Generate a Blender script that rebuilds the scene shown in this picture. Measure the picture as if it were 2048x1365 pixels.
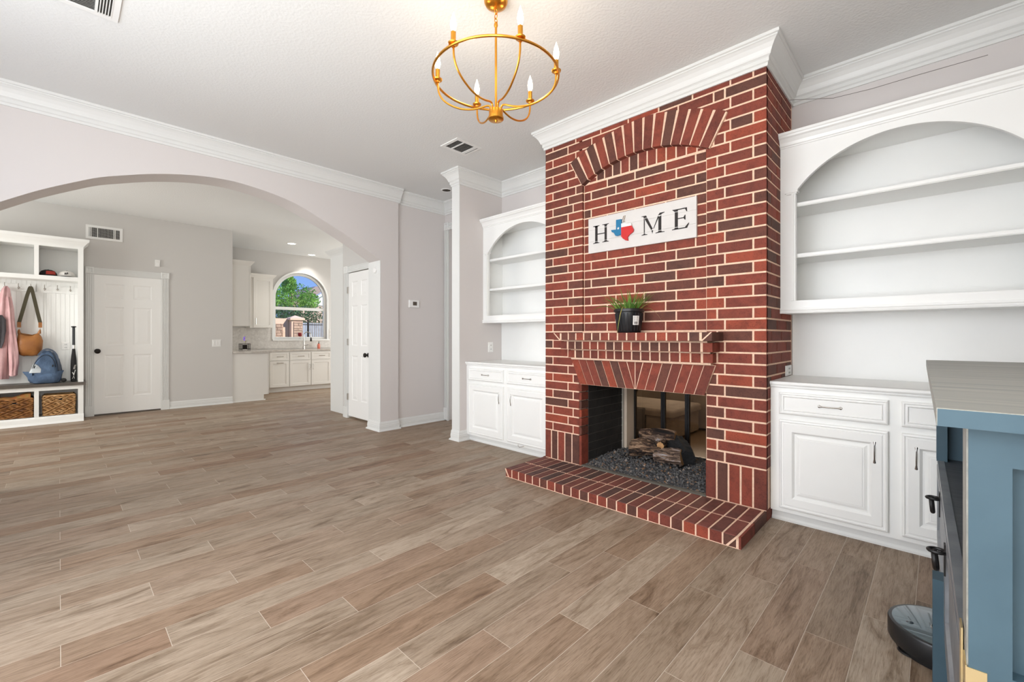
import bpy, bmesh, math, random
from mathutils import Vector, Matrix
from math import sin, cos, pi, radians as R

for o in list(bpy.data.objects): bpy.data.objects.remove(o, do_unlink=True)
SC = bpy.context.scene
COL = SC.collection
rng = random.Random(7)

# ------------------------------------------------------------------ camera
YAW, FPX, HZ = R(44.1), 878.0, 1.15
cam_d = bpy.data.cameras.new('camera'); cam = bpy.data.objects.new('camera', cam_d); COL.objects.link(cam)
cam.location = (0, 0, HZ); cam.rotation_euler = (R(90), 0, YAW)
cam_d.sensor_width = 36; cam_d.lens = 36 * FPX / 2048; cam_d.shift_y = -(682.5 - 673) / 2048
cam_d.clip_start = 0.05; cam_d.clip_end = 200
SC.camera = cam

# ------------------------------------------------------------------ world, lights, exposure
w = bpy.data.worlds.new('world'); SC.world = w; w.use_nodes = True
nt = w.node_tree; nt.nodes.clear()
tcw = nt.nodes.new('ShaderNodeTexCoord'); sxyz = nt.nodes.new('ShaderNodeSeparateXYZ'); rw = nt.nodes.new('ShaderNodeValToRGB')
rw.color_ramp.elements[0].position = 0.0; rw.color_ramp.elements[0].color = (.30, .50, .95, 1)
rw.color_ramp.elements[1].position = .6; rw.color_ramp.elements[1].color = (.07, .20, .72, 1)
nt.links.new(tcw.outputs['Generated'], sxyz.inputs[0]); nt.links.new(sxyz.outputs['Z'], rw.inputs[0])
bg = nt.nodes.new('ShaderNodeBackground'); bg.inputs['Strength'].default_value = 0.85
out = nt.nodes.new('ShaderNodeOutputWorld')
nt.links.new(rw.outputs[0], bg.inputs[0]); nt.links.new(bg.outputs[0], out.inputs[0])

def area(name, loc, rot, sx, sy, power, col=(1, 1, 1), spread=180):
    l = bpy.data.lights.new(name, 'AREA'); l.shape = 'RECTANGLE'; l.size = sx; l.size_y = sy
    l.energy = power; l.color = col; l.spread = R(spread)
    o = bpy.data.objects.new(name, l); o.location = loc; o.rotation_euler = rot; COL.objects.link(o)
    return o
def point(name, loc, power, r=0.03, col=(1, .85, .65)):
    l = bpy.data.lights.new(name, 'POINT'); l.energy = power; l.shadow_soft_size = r; l.color = col
    o = bpy.data.objects.new(name, l); o.location = loc; COL.objects.link(o); return o
DAY = (0.985, 1.0, 0.985)
area('south_window_daylight', (-1.45, -1.22, 1.6), (R(101), 0, 0), 3.0, 2.0, 74, DAY)
area('foyer_fill', (-6.9, -2.9, 1.6), (R(90), 0, 0), 2.4, 2.0, 84, DAY)  # added fill that brightens the foyer; the wall behind has no window
area('east_fill', (0.5, -0.65, 1.6), (R(90), 0, R(90)), 0.9, 1.5, 38, DAY)  # soft source added on the right, in front of a solid wall
area('kitchen_north_fill', (-8.0, 5.9, 1.3), (R(88), 0, R(180)), 3.6, 1.6, 80, DAY)  # unseen kitchen fill, added before the closed north wall
area('den_back_fill', (-2.6, 8.6, 1.9), (R(90), 0, R(180)), 3.0, 1.8, 150, (1, .97, .92))  # added so the den shows through the firebox; the den is windowless
area('den_top_fill', (-1.5, 5.2, 2.9), (0, 0, 0), 1.6, 1.6, 34, (1, .96, .9))  # second added den light from overhead, without a fixture
area('ceiling_fill', (-1.5, -.85, .75), (R(163), 0, 0), 3.4, .7, 22, DAY)  # upward fill added behind the camera to brighten the ceiling
sun = bpy.data.lights.new('sun', 'SUN'); sun.energy = 4.2; sun.angle = R(1); sun.color = (1, .96, .9)
so = bpy.data.objects.new('sun', sun); so.rotation_euler = (R(-22), R(50), 0); COL.objects.link(so)
SC.view_settings.view_transform = 'Standard'; SC.view_settings.look = 'None'
SC.view_settings.gamma = 1; SC.view_settings.use_curve_mapping = False
SC.view_settings.exposure = 0.44

# ------------------------------------------------------------------ materials
def lin(c):
    c = c / 255.0
    return c / 12.92 if c <= .04045 else ((c + .055) / 1.055) ** 2.4
def rgb(r, g, b): return (lin(r), lin(g), lin(b), 1)
def newmat(name):
    m = bpy.data.materials.new(name); m.use_nodes = True
    return m, m.node_tree, m.node_tree.nodes['Principled BSDF']
def N(nt, t, **k):
    n = nt.nodes.new(t)
    for a, b in k.items(): setattr(n, a, b)
    return n
def ramp(nt, stops, interp='LINEAR'):
    n = N(nt, 'ShaderNodeValToRGB'); n.color_ramp.interpolation = interp
    el = n.color_ramp.elements
    while len(el) > 1: el.remove(el[-1])
    el[0].position, el[0].color = stops[0]
    for p, c in stops[1:]:
        e = el.new(p); e.color = c
    return n
def coords(nt, scale=(1, 1, 1), rand=False, kind='Object'):
    tc = N(nt, 'ShaderNodeTexCoord'); mp = N(nt, 'ShaderNodeMapping'); mp.inputs['Scale'].default_value = scale
    src = tc.outputs[kind]
    if rand:
        oi = N(nt, 'ShaderNodeObjectInfo'); mul = N(nt, 'ShaderNodeMath', operation='MULTIPLY'); mul.inputs[1].default_value = 57.0
        nt.links.new(oi.outputs['Random'], mul.inputs[0])
        add = N(nt, 'ShaderNodeVectorMath', operation='ADD')
        nt.links.new(src, add.inputs[0]); nt.links.new(mul.outputs[0], add.inputs[1]); src = add.outputs[0]
    nt.links.new(src, mp.inputs['Vector'])
    return mp.outputs[0]
def noise(nt, vec, scale, detail=3, rough=.5, dist=0):
    n = N(nt, 'ShaderNodeTexNoise'); n.inputs['Scale'].default_value = scale; n.inputs['Detail'].default_value = detail
    n.inputs['Roughness'].default_value = rough; n.inputs['Distortion'].default_value = dist
    nt.links.new(vec, n.inputs['Vector']); return n
def bump(nt, b, height, strength=.3, dist=.002):
    bn = N(nt, 'ShaderNodeBump'); bn.inputs['Strength'].default_value = strength; bn.inputs['Distance'].default_value = dist
    nt.links.new(height, bn.inputs['Height']); nt.links.new(bn.outputs[0], b.inputs['Normal'])
def mixc(nt, fac, a, b, blend='MIX'):
    m = N(nt, 'ShaderNodeMix', data_type='RGBA', blend_type=blend)
    for s, v in ((0, fac), (6, a), (7, b)):
        if isinstance(v, (tuple, list, float, int)): m.inputs[s].default_value = v
        else: nt.links.new(v, m.inputs[s])
    return m.outputs[2]
def simple(name, col, rough=.5, metal=0, bscale=None, bstr=.2, bdist=.002, var=0, vscale=3, emit=None, spec=None, vcol=None):
    m, nt, b = newmat(name); b.inputs['Base Color'].default_value = rgb(*col)
    b.inputs['Roughness'].default_value = rough; b.inputs['Metallic'].default_value = metal
    if spec is not None: b.inputs['Specular IOR Level'].default_value = spec
    if var or vcol:
        v = coords(nt); n = noise(nt, v, vscale, 4)
        c2 = vcol if vcol else tuple(max(0, c * (1 - var)) for c in col)
        r_ = ramp(nt, [(.35, rgb(*col)), (.7, rgb(*c2))]); nt.links.new(n.outputs[0], r_.inputs[0]); nt.links.new(r_.outputs[0], b.inputs['Base Color'])
    if bscale:
        v = coords(nt); n = noise(nt, v, bscale, 3); bump(nt, b, n.outputs[0], bstr, bdist)
    if emit:
        b.inputs['Emission Color'].default_value = rgb(*col); b.inputs['Emission Strength'].default_value = emit
    return m
M = {}
M['wall'] = simple('wall_paint', (214, 208, 205), .75, bscale=90, bstr=.12)
M['wall2'] = simple('foyer_paint', (204, 201, 197), .75, bscale=90, bstr=.12)
M['ceiling'] = simple('ceiling_paint', (228, 228, 226), .85, bscale=62, bstr=.4, bdist=.005)
M['trim'] = simple('trim_white', (224, 224, 221), .38)
M['cab'] = simple('cabinet_white', (243, 243, 240), .35, var=.02, vscale=2)
M['kcab'] = simple('kitchen_cabinet', (226, 223, 217), .4)
M['door'] = simple('door_white', (240, 239, 236), .4)
M['nickel'] = simple('nickel', (190, 186, 180), .25, 1)
M['black'] = simple('black_iron', (28, 27, 27), .4, .3)
M['bronze'] = simple('dark_bronze', (38, 33, 30), .35, .6)
M['gold'] = simple('brushed_gold', (225, 158, 62), .28, 1)
M['grout'] = simple('grout', (192, 178, 163), .8)
M['mortar'] = simple('mortar', (242, 208, 182), .9, bscale=300, bstr=.5, bdist=.002, vcol=(228, 190, 162), vscale=60)
M['plate'] = simple('white_plastic', (236, 235, 232), .3)
M['dark'] = simple('dark_void', (14, 13, 12), .9)
M['duct'] = simple('duct_dark', (60, 58, 55), .8)
M['white_sign'] = simple('sign_white', (214, 210, 206), .6, var=.03, vscale=8)
M['ink'] = simple('sign_ink', (36, 29, 26), .7)
M['flag_blue'] = simple('painted_blue', (24, 112, 154), .45)
M['flag_red'] = simple('painted_red', (196, 34, 32), .45)
M['flag_white'] = simple('painted_white', (226, 225, 222), .45)
M['wood_edge'] = simple('ornament_edge', (120, 100, 84), .7)
M['pot'] = simple('pot_plastic', (24, 25, 27), .35)
M['soil'] = simple('soil', (50, 38, 28), .95, bscale=200, bstr=.8)
M['stick'] = simple('label_white', (232, 230, 226), .5)
M['bench'] = simple('bench_stain', (92, 84, 77), .4, var=.2, vscale=6)
M['stone_k'] = simple('quartz', (206, 200, 192), .15, vcol=(176, 168, 160), vscale=14)
M['outstucco'] = simple('stucco', (232, 196, 170), .9)
M['roof'] = simple('roof', (178, 160, 148), .9, var=.15, vscale=20)
M['sofa'] = simple('sofa_fabric', (136, 122, 106), .9, vcol=(112, 100, 88), vscale=5)
M['sofa_dark'] = simple('sofa_throw', (96, 86, 76), .9, vcol=(70, 64, 58), vscale=9)
M['dust'] = simple('fire_brick_black', (30, 29, 29), .8, bscale=60, bstr=.6, bdist=.004, vcol=(46, 44, 43), vscale=6)
M['beige_br'] = simple('beige_return', (214, 198, 178), .85, bscale=120, bstr=.5)
M['bag'] = simple('tan_leather', (166, 108, 52), .42, bscale=14, bstr=.5, bdist=.012, vcol=(138, 84, 38), vscale=7)
M['strap'] = simple('olive_webbing', (72, 66, 48), .8)
M['denim'] = simple('blue_canvas', (84, 106, 134), .85, bscale=9, bstr=.8, bdist=.03, vcol=(62, 80, 106), vscale=7)
M['denim2'] = simple('grey_blue_canvas', (78, 88, 104), .85, bscale=60, bstr=.3)
M['pale'] = simple('pale_mesh', (190, 196, 200), .8)
M['pink'] = simple('pink_fleece', (212, 172, 172), .95, bscale=10, bstr=.6, bdist=.02, vcol=(190, 146, 148), vscale=6)
M['char'] = simple('charcoal_knit', (86, 84, 88), .95, bscale=30, bstr=.4)
M['capblack'] = simple('cap_black', (30, 28, 29), .8)
M['capred'] = simple('cap_red', (178, 62, 52), .8)
M['capwhite'] = simple('cap_white', (226, 222, 216), .8)
M['robot'] = simple('robot_black', (26, 27, 29), .35)
M['robot_top'] = simple('robot_gloss', (112, 124, 130), .05, .75)
M['brass'] = simple('brass', (226, 208, 164), .4, 1)
M['ext_wood'] = simple('weathered_fence', (176, 180, 190), .9, var=.12, vscale=5)
M['pinksoap'] = simple('soap_coral', (214, 120, 100), .25)
M['wine'] = simple('wine_glass_red', (128, 26, 30), .1)
M['violet'] = simple('violet_glow', (138, 92, 246), .6, emit=.25)  # low emission for the lit violet spot at the wire box
M['branch'] = simple('pale_branch', (150, 130, 105), .8)
M['grass'] = simple('lawn', (110, 135, 78), .95)
M['wire'] = simple('wire_grey', (120, 114, 108), .6)
M['throw'] = simple('patterned_blanket', (176, 96, 50), .95, vcol=(146, 130, 74), vscale=26)
M['knobbody'] = simple('speaker_inside', (84, 74, 60), .9, vcol=(40, 34, 28), vscale=60)
def emis(name, col, s):
    m, nt, b = newmat(name); b.inputs['Base Color'].default_value = rgb(*col)
    b.inputs['Emission Color'].default_value = rgb(*col); b.inputs['Emission Strength'].default_value = s; return m
M['bulb'] = emis('bulb_glow', (255, 236, 205), 14)
M['can'] = emis('can_glow', (255, 248, 236), 5)
def glass(name, tint=(1, 1, 1), alpha=.12, rough=.02):
    m = bpy.data.materials.new(name); m.use_nodes = True; nt = m.node_tree; nt.nodes.clear()
    t = N(nt, 'ShaderNodeBsdfTransparent'); t.inputs[0].default_value = (*tint, 1)
    g = N(nt, 'ShaderNodeBsdfGlossy'); g.inputs['Roughness'].default_value = rough
    mx = N(nt, 'ShaderNodeMixShader'); mx.inputs[0].default_value = alpha
    o = N(nt, 'ShaderNodeOutputMaterial')
    nt.links.new(t.outputs[0], mx.inputs[1]); nt.links.new(g.outputs[0], mx.inputs[2]); nt.links.new(mx.outputs[0], o.inputs[0]); return m
M['glass'] = glass('window_glass', (.97, .98, .98), .04)
M['tint'] = glass('smoked_glass', (.64, .58, .51), .03)
M['purefrost'] = glass('clear_glass', (.92, .93, .93), .12)

def plank_mat(attr):
    m, nt, b = newmat('wood_look_tile' + ('_joined' if attr else ''))
    if attr:
        at = N(nt, 'ShaderNodeAttribute', attribute_name='rnd'); rv = at.outputs['Fac']
    else:
        oi = N(nt, 'ShaderNodeObjectInfo'); rv = oi.outputs['Random']
    tc = N(nt, 'ShaderNodeTexCoord')
    mul = N(nt, 'ShaderNodeMath', operation='MULTIPLY'); mul.inputs[1].default_value = 43.0; nt.links.new(rv, mul.inputs[0])
    add = N(nt, 'ShaderNodeVectorMath', operation='ADD'); nt.links.new(tc.outputs['Object'], add.inputs[0]); nt.links.new(mul.outputs[0], add.inputs[1])
    def mp(s):
        q = N(nt, 'ShaderNodeMapping'); q.inputs['Scale'].default_value = s; nt.links.new(add.outputs[0], q.inputs[0]); return q.outputs[0]
    base = ramp(nt, [(0, rgb(145, 127, 109)), (.25, rgb(160, 145, 128)), (.5, rgb(144, 121, 101)), (.75, rgb(168, 153, 136)), (1, rgb(138, 112, 92))])
    nt.links.new(rv, base.inputs[0])
    n1 = noise(nt, mp((9, 1.3, 1)), 1.6, 7, .70, 1.4)          # broad cathedral figure
    r1 = ramp(nt, [(.32, (.52, .46, .41, 1)), (.40, (.76, .72, .68, 1)), (.49, (.97, .96, .95, 1)), (.60, (1.06, 1.05, 1.05, 1)), (.76, (1.14, 1.14, 1.14, 1))]); nt.links.new(n1.outputs[0], r1.inputs[0])
    n2 = noise(nt, mp((150, 9, 1)), 1.5, 5, .72, .5)         # fine grain
    r2 = ramp(nt, [(.36, (.62, .57, .53, 1)), (.50, (.98, .97, .96, 1)), (.64, (1.12, 1.12, 1.12, 1))]); nt.links.new(n2.outputs[0], r2.inputs[0])
    wv = N(nt, 'ShaderNodeTexWave', wave_type='RINGS', rings_direction='X'); wv.inputs['Scale'].default_value = 3.2
    wv.inputs['Distortion'].default_value = 9; wv.inputs['Detail'].default_value = 2; wv.inputs['Detail Scale'].default_value = 1.1
    nt.links.new(mp((4.5, .45, 1)), wv.inputs['Vector'])
    r3 = ramp(nt, [(.0, (.87, .85, .83, 1)), (.35, (1, 1, 1, 1))]); nt.links.new(wv.outputs[0], r3.inputs[0])
    vo = N(nt, 'ShaderNodeTexVoronoi', feature='F1'); vo.inputs['Scale'].default_value = 1.0; vo.inputs['Randomness'].default_value = 1
    nv = noise(nt, mp((7, 3, 1)), 3.0, 2); vm = N(nt, 'ShaderNodeVectorMath', operation='ADD'); nt.links.new(mp((6.5, 2.0, 1)), vm.inputs[0]); vs_ = N(nt, 'ShaderNodeVectorMath', operation='SCALE'); vs_.inputs['Scale'].default_value = .35; nt.links.new(nv.outputs['Color'], vs_.inputs[0]); nt.links.new(vs_.outputs[0], vm.inputs[1]); nt.links.new(vm.outputs[0], vo.inputs['Vector'])
    r4 = ramp(nt, [(.0, (.36, .29, .24, 1)), (.07, (.62, .56, .50, 1)), (.13, (.90, .87, .84, 1)), (.24, (1, 1, 1, 1))]); nt.links.new(vo.outputs['Distance'], r4.inputs[0])
    c = mixc(nt, 1.0, base.outputs[0], r1.outputs[0], 'MULTIPLY')
    c = mixc(nt, .8, c, r2.outputs[0], 'MULTIPLY'); c = mixc(nt, .8, c, r3.outputs[0], 'MULTIPLY'); c = mixc(nt, .7, c, r4.outputs[0], 'MULTIPLY')
    nt.links.new(c, b.inputs['Base Color']); b.inputs['Roughness'].default_value = .50; b.inputs['Specular IOR Level'].default_value = .28
    bump(nt, b, n2.outputs[0], .12, .001)
    return m
M['plank'] = plank_mat(False); M['plank_s'] = plank_mat(True)

def brick_mat(attr, dark=False):
    m, nt, b = newmat('red_brick' + ('_joined' if attr else '') + ('_worn' if dark else ''))
    if attr:
        at = N(nt, 'ShaderNodeAttribute', attribute_name='rnd'); rv = at.outputs['Fac']
    else:
        oi = N(nt, 'ShaderNodeObjectInfo'); rv = oi.outputs['Random']
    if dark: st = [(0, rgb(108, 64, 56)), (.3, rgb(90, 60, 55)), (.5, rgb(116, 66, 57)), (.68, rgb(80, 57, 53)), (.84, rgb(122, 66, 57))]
    else: st = [(0, rgb(130, 61, 46)), (.22, rgb(118, 57, 44)), (.42, rgb(137, 63, 46)), (.60, rgb(106, 60, 47)), (.76, rgb(95, 58, 47)), (.90, rgb(152, 69, 47))]
    base = ramp(nt, st, 'CONSTANT'); nt.links.new(rv, base.inputs[0])
    tc = N(nt, 'ShaderNodeTexCoord'); mul = N(nt, 'ShaderNodeMath', operation='MULTIPLY'); mul.inputs[1].default_value = 31.0; nt.links.new(rv, mul.inputs[0])
    add = N(nt, 'ShaderNodeVectorMath', operation='ADD'); nt.links.new(tc.outputs['Object'], add.inputs[0]); nt.links.new(mul.outputs[0], add.inputs[1])
    n1 = noise(nt, add.outputs[0], 11, 5, .68); r1 = ramp(nt, [(.36, (.62, .63, .62, 1)), (.50, (.92, .92, .92, 1)), (.60, (1.06, 1.04, 1.02, 1))]); nt.links.new(n1.outputs[0], r1.inputs[0])
    n2 = noise(nt, add.outputs[0], 150, 3, .65); r2 = ramp(nt, [(.33, (.45, .40, .38, 1)), (.44, (1, 1, 1, 1))]); nt.links.new(n2.outputs[0], r2.inputs[0])
    c = mixc(nt, .8, base.outputs[0], r1.outputs[0], 'MULTIPLY'); c = mixc(nt, .75, c, r2.outputs[0], 'MULTIPLY')
    nt.links.new(c, b.inputs['Base Color']); b.inputs['Roughness'].default_value = .78
    bump(nt, b, n2.outputs[0], .5, .002)
    return m
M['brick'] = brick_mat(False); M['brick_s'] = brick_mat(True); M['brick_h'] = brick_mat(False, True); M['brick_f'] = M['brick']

def stainwood(name, a, c, sc=(2, 30, 30)):
    m, nt, b = newmat(name); v = coords(nt, sc); n = noise(nt, v, 1.0, 5, .6, .6)
    r_ = ramp(nt, [(.3, rgb(*a)), (.7, rgb(*c))]); nt.links.new(n.outputs[0], r_.inputs[0]); nt.links.new(r_.outputs[0], b.inputs['Base Color'])
    b.inputs['Roughness'].default_value = .45; bump(nt, b, n.outputs[0], .15, .002); return m
M['dtop'] = stainwood('grey_wash_wood', (120, 122, 118), (158, 156, 146), (1.6, 26, 26))
M['ddeck'] = stainwood('dark_deck', (62, 66, 72), (88, 91, 95), (2, 40, 30))
M['dblue'] = simple('blue_chalk_paint', (56, 80, 93), .6, vcol=(66, 91, 104), vscale=5, bscale=40, bstr=.15)
M['dfront'] = simple('grey_front', (128, 132, 136), .35, vcol=(104, 108, 114), vscale=12)
def wick():
    m, nt, b = newmat('wicker'); v = coords(nt, (1, 1, 1)); n = noise(nt, v, 16, 2)
    r_ = ramp(nt, [(.3, rgb(150, 104, 58)), (.5, rgb(188, 142, 90)), (.7, rgb(208, 168, 120))]); nt.links.new(n.outputs[0], r_.inputs[0]); nt.links.new(r_.outputs[0], b.inputs['Base Color'])
    b.inputs['Roughness'].default_value = .6; return m
M['wicker'] = wick()
def wick2():
    m, nt, b = newmat('wicker_dark'); v = coords(nt, (1, 1, 1)); n = noise(nt, v, 16, 2)
    r_ = ramp(nt, [(.3, rgb(104, 62, 26)), (.5, rgb(146, 96, 48)), (.7, rgb(172, 120, 66))]); nt.links.new(n.outputs[0], r_.inputs[0]); nt.links.new(r_.outputs[0], b.inputs['Base Color'])
    b.inputs['Roughness'].default_value = .6; return m
M['wicker2'] = wick2()
def logmat(name, ash=False, black=False):
    m, nt, b = newmat(name); v = coords(nt, (3, 26, 26)); n = noise(nt, v, 1.0, 5, .7, 1.2)
    if black: st = [(.3, rgb(14, 14, 15)), (.7, rgb(44, 44, 46))]
    elif ash: st = [(.36, rgb(18, 17, 18)), (.46, rgb(70, 54, 46)), (.55, rgb(146, 120, 100)), (.68, rgb(178, 182, 190))]
    else: st = [(.38, rgb(16, 14, 14)), (.48, rgb(64, 46, 36)), (.56, rgb(138, 108, 84)), (.68, rgb(192, 162, 134))]
    r_ = ramp(nt, st); nt.links.new(n.outputs[0], r_.inputs[0]); nt.links.new(r_.outputs[0], b.inputs['Base Color'])
    b.inputs['Roughness'].default_value = .9; bump(nt, b, n.outputs[0], 1.0, .012); return m
M['log'] = logmat('bark_log'); M['log_ash'] = logmat('ash_log', True); M['log_black'] = logmat('charred_log', black=True)
M['log_end'] = simple('log_end', (206, 160, 110), .9, vcol=(160, 116, 76), vscale=30)
def rock():
    m, nt, b = newmat('lava_rock')
    at = N(nt, 'ShaderNodeAttribute', attribute_name='rnd')
    r_ = ramp(nt, [(0, rgb(58, 58, 60)), (.5, rgb(84, 83, 84)), (.85, rgb(104, 102, 100)), (.965, rgb(128, 92, 60)), (1, rgb(170, 160, 150))]); nt.links.new(at.outputs['Fac'], r_.inputs[0])
    nt.links.new(r_.outputs[0], b.inputs['Base Color']); b.inputs['Roughness'].default_value = .9; return m
M['rock'] = rock()
def leafmat(name, a, c, sc=3):
    m, nt, b = newmat(name); v = coords(nt); n = noise(nt, v, sc, 3)
    r_ = ramp(nt, [(.35, rgb(*a)), (.65, rgb(*c))]); nt.links.new(n.outputs[0], r_.inputs[0]); nt.links.new(r_.outputs[0], b.inputs['Base Color'])
    b.inputs['Roughness'].default_value = .55; return m
M['blade'] = leafmat('grass_blade', (62, 112, 40), (128, 168, 72), 20)
M['blade_dry'] = leafmat('dry_blade', (168, 140, 84), (138, 148, 70), 20)
M['leaf'] = leafmat('tree_leaf', (86, 150, 56), (160, 208, 96), 1.2)
M['leaf_d'] = leafmat('hedge_leaf', (60, 100, 66), (96, 138, 92), 1.2)
def backsplash():
    m, nt, b = newmat('mosaic'); v = coords(nt, (1, 1, 1))
    vo = N(nt, 'ShaderNodeTexVoronoi', feature='F1'); vo.inputs['Scale'].default_value = 34; nt.links.new(v, vo.inputs['Vector'])
    r_ = ramp(nt, [(0, rgb(214, 210, 204)), (1, rgb(194, 189, 183))]); nt.links.new(vo.outputs['Color'], r_.inputs[0])
    nt.links.new(r_.outputs[0], b.inputs['Base Color']); b.inputs['Roughness'].default_value = .35; return m
M['splash'] = backsplash()

# ------------------------------------------------------------------ geometry helpers
ORG = {}
def FR(o, U, Nn):
    o, U, Nn = Vector(o), Vector(U), Vector(Nn)
    return lambda u, w_, n: tuple(o + U * u + Vector((0, 0, 1)) * w_ + Nn * n)
class MB:
    def __init__(s): s.v = []; s.f = []; s.rnd = []
    def add(s, vs, fs, rnd=None):
        k = len(s.v); s.v += [tuple(p) for p in vs]; s.f += [tuple(i + k for i in f) for f in fs]
        if rnd is not None: s.rnd += [rnd] * len(vs)
        return s
    def hexa(s, p, rnd=None):   # 8 pts: bottom loop 0-3, top loop 4-7
        return s.add(p, [(0, 3, 2, 1), (4, 5, 6, 7), (0, 1, 5, 4), (1, 2, 6, 5), (2, 3, 7, 6), (3, 0, 4, 7)], rnd)
    def box(s, x0, x1, y0, y1, z0, z1, rnd=None):
        return s.hexa([(x0, y0, z0), (x1, y0, z0), (x1, y1, z0), (x0, y1, z0), (x0, y0, z1), (x1, y0, z1), (x1, y1, z1), (x0, y1, z1)], rnd)
    def fbox(s, fr, u0, u1, w0, w1, n0, n1):
        return s.hexa([fr(u0, w0, n0), fr(u1, w0, n0), fr(u1, w0, n1), fr(u0, w0, n1), fr(u0, w1, n0), fr(u1, w1, n0), fr(u1, w1, n1), fr(u0, w1, n1)])
    def rings(s, fr, u0, u1, w0, w1, steps):   # stepped rectangular relief, closed centre
        vs = []; fs = []
        for i, n in steps:
            vs += [fr(u0 + i, w0 + i, n), fr(u1 - i, w0 + i, n), fr(u1 - i, w1 - i, n), fr(u0 + i, w1 - i, n)]
        for k in range(len(steps) - 1):
            a = 4 * k
            for j in range(4): fs.append((a + j, a + (j + 1) % 4, a + 4 + (j + 1) % 4, a + 4 + j))
        a = 4 * (len(steps) - 1); fs.append((a, a + 1, a + 2, a + 3))
        return s.add(vs, fs)
    def prism(s, pts, fr, n0, n1, rnd=None):   # polygon in (u,w), extruded along n
        k = len(pts); vs = [fr(u, w_, n0) for u, w_ in pts] + [fr(u, w_, n1) for u, w_ in pts]
        fs = [tuple(range(k))[::-1], tuple(range(k, 2 * k))] + [(i, (i + 1) % k, k + (i + 1) % k, k + i) for i in range(k)]
        return s.add(vs, fs, rnd)
    def strip(s, us, lo, hi, fr, n0, n1):      # columns between curve lo(u) and hi(u), thickness n0..n1
        for a, b in zip(us[:-1], us[1:]):
            s.prism([(a, lo(a)), (b, lo(b)), (b, hi(b)), (a, hi(a))], fr, n0, n1)
        return s
    def tube(s, path, r, n=8, closed=False, caps=True):
        P_ = [Vector(p) for p in path]; m = len(P_); rr = r if isinstance(r, (list, tuple)) else [r] * m
        vs = []; fs = []; prev = None
        for i in range(m):
            if closed: t = P_[(i + 1) % m] - P_[i - 1]
            else: t = P_[min(i + 1, m - 1)] - P_[max(i - 1, 0)]
            if t.length < 1e-9: t = Vector((0, 0, 1))
            t.normalize()
            if prev is None:
                a = Vector((0, 0, 1)) if abs(t.z) < .9 else Vector((1, 0, 0)); x = t.cross(a).normalized()
            else:
                x = prev - t * prev.dot(t)
                x = x.normalized() if x.length > 1e-6 else t.orthogonal().normalized()
            prev = x; y = t.cross(x)
            for j in range(n):
                a = 2 * pi * j / n; vs.append(P_[i] + x * (rr[i] * cos(a)) + y * (rr[i] * sin(a)))
        for i in range(m if closed else m - 1):
            for j in range(n):
                a, b = i * n, ((i + 1) % m) * n; fs.append((a + j, a + (j + 1) % n, b + (j + 1) % n, b + j))
        if caps and not closed: fs += [tuple(range(n))[::-1], tuple(range((m - 1) * n, m * n))]
        return s.add(vs, fs)
    def lathe(s, prof, c, n=20, axis='z', cap=True):
        vs = []; fs = []
        for r, h in prof:
            for j in range(n):
                a = 2 * pi * j / n; q = (r * cos(a), r * sin(a), h)
                if axis == 'x': q = (q[2], q[0], q[1])
                elif axis == 'y': q = (q[0], q[2], q[1])
                vs.append((c[0] + q[0], c[1] + q[1], c[2] + q[2]))
        for i in range(len(prof) - 1):
            for j in range(n): fs.append((i * n + j, i * n + (j + 1) % n, (i + 1) * n + (j + 1) % n, (i + 1) * n + j))
        if cap: fs += [tuple(range(n))[::-1], tuple(range((len(prof) - 1) * n, len(prof) * n))]
        return s.add(vs, fs)
    def ell(s, c, r, nu=14, nv=8):
        prof = [(max(.001, sin(pi * i / nv)), -cos(pi * i / nv)) for i in range(nv + 1)]
        k = len(s.v); s.lathe(prof, (0, 0, 0), nu)
        for i in range(k, len(s.v)):
            p = s.v[i]; s.v[i] = (c[0] + p[0] * r[0], c[1] + p[1] * r[1], c[2] + p[2] * r[2])
        return s
    def loft(s, rings, cap=True):
        n = len(rings[0]); vs = [p for r_ in rings for p in r_]; fs = []
        for i in range(len(rings) - 1):
            for j in range(n): fs.append((i * n + j, i * n + (j + 1) % n, (i + 1) * n + (j + 1) % n, (i + 1) * n + j))
        if cap: fs += [tuple(range(n))[::-1], tuple(range((len(rings) - 1) * n, len(rings) * n))]
        return s.add(vs, fs)
    def sweep(s, path, prof, z=0):             # room on the left of the path; prof = (out, height)
        m = len(path); offs = []
        for i in range(m):
            def nrm(a, b):
                d = Vector((b[0] - a[0], b[1] - a[1])).normalized(); return Vector((-d.y, d.x))
            if i == 0: o = nrm(path[0], path[1])
            elif i == m - 1: o = nrm(path[-2], path[-1])
            else:
                a, b = nrm(path[i - 1], path[i]), nrm(path[i], path[i + 1]); o = (a + b); o = o / max(.2, (1 + a.dot(b)))
            offs.append(o)
        rings = [[(p[0] + o.x * q[0], p[1] + o.y * q[0], z + q[1]) for q in prof] for p, o in zip(path, offs)]
        return s.loft(rings)
    def build(s, name, mat, parent=None, smooth=False, kind=None, label=None):
        o = (0, 0, 0)
        if parent is not None: o = ORG.get(parent.name, (0, 0, 0))
        me = bpy.data.meshes.new(name); me.from_pydata([(p[0] - o[0], p[1] - o[1], p[2] - o[2]) for p in s.v], [], s.f)
        bm = bmesh.new(); bm.from_mesh(me); bmesh.ops.recalc_face_normals(bm, faces=bm.faces); bm.to_mesh(me); bm.free()
        if s.rnd:
            at = me.attributes.new('rnd', 'FLOAT', 'POINT')
            for i, r_ in enumerate(s.rnd): at.data[i].value = r_
        me.materials.append(M[mat] if isinstance(mat, str) else mat)
        if smooth:
            for p in me.polygons: p.use_smooth = True
            try: me.set_sharp_from_angle(angle=R(42))
            except Exception: pass
        ob = bpy.data.objects.new(name, me); COL.objects.link(ob)
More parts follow.
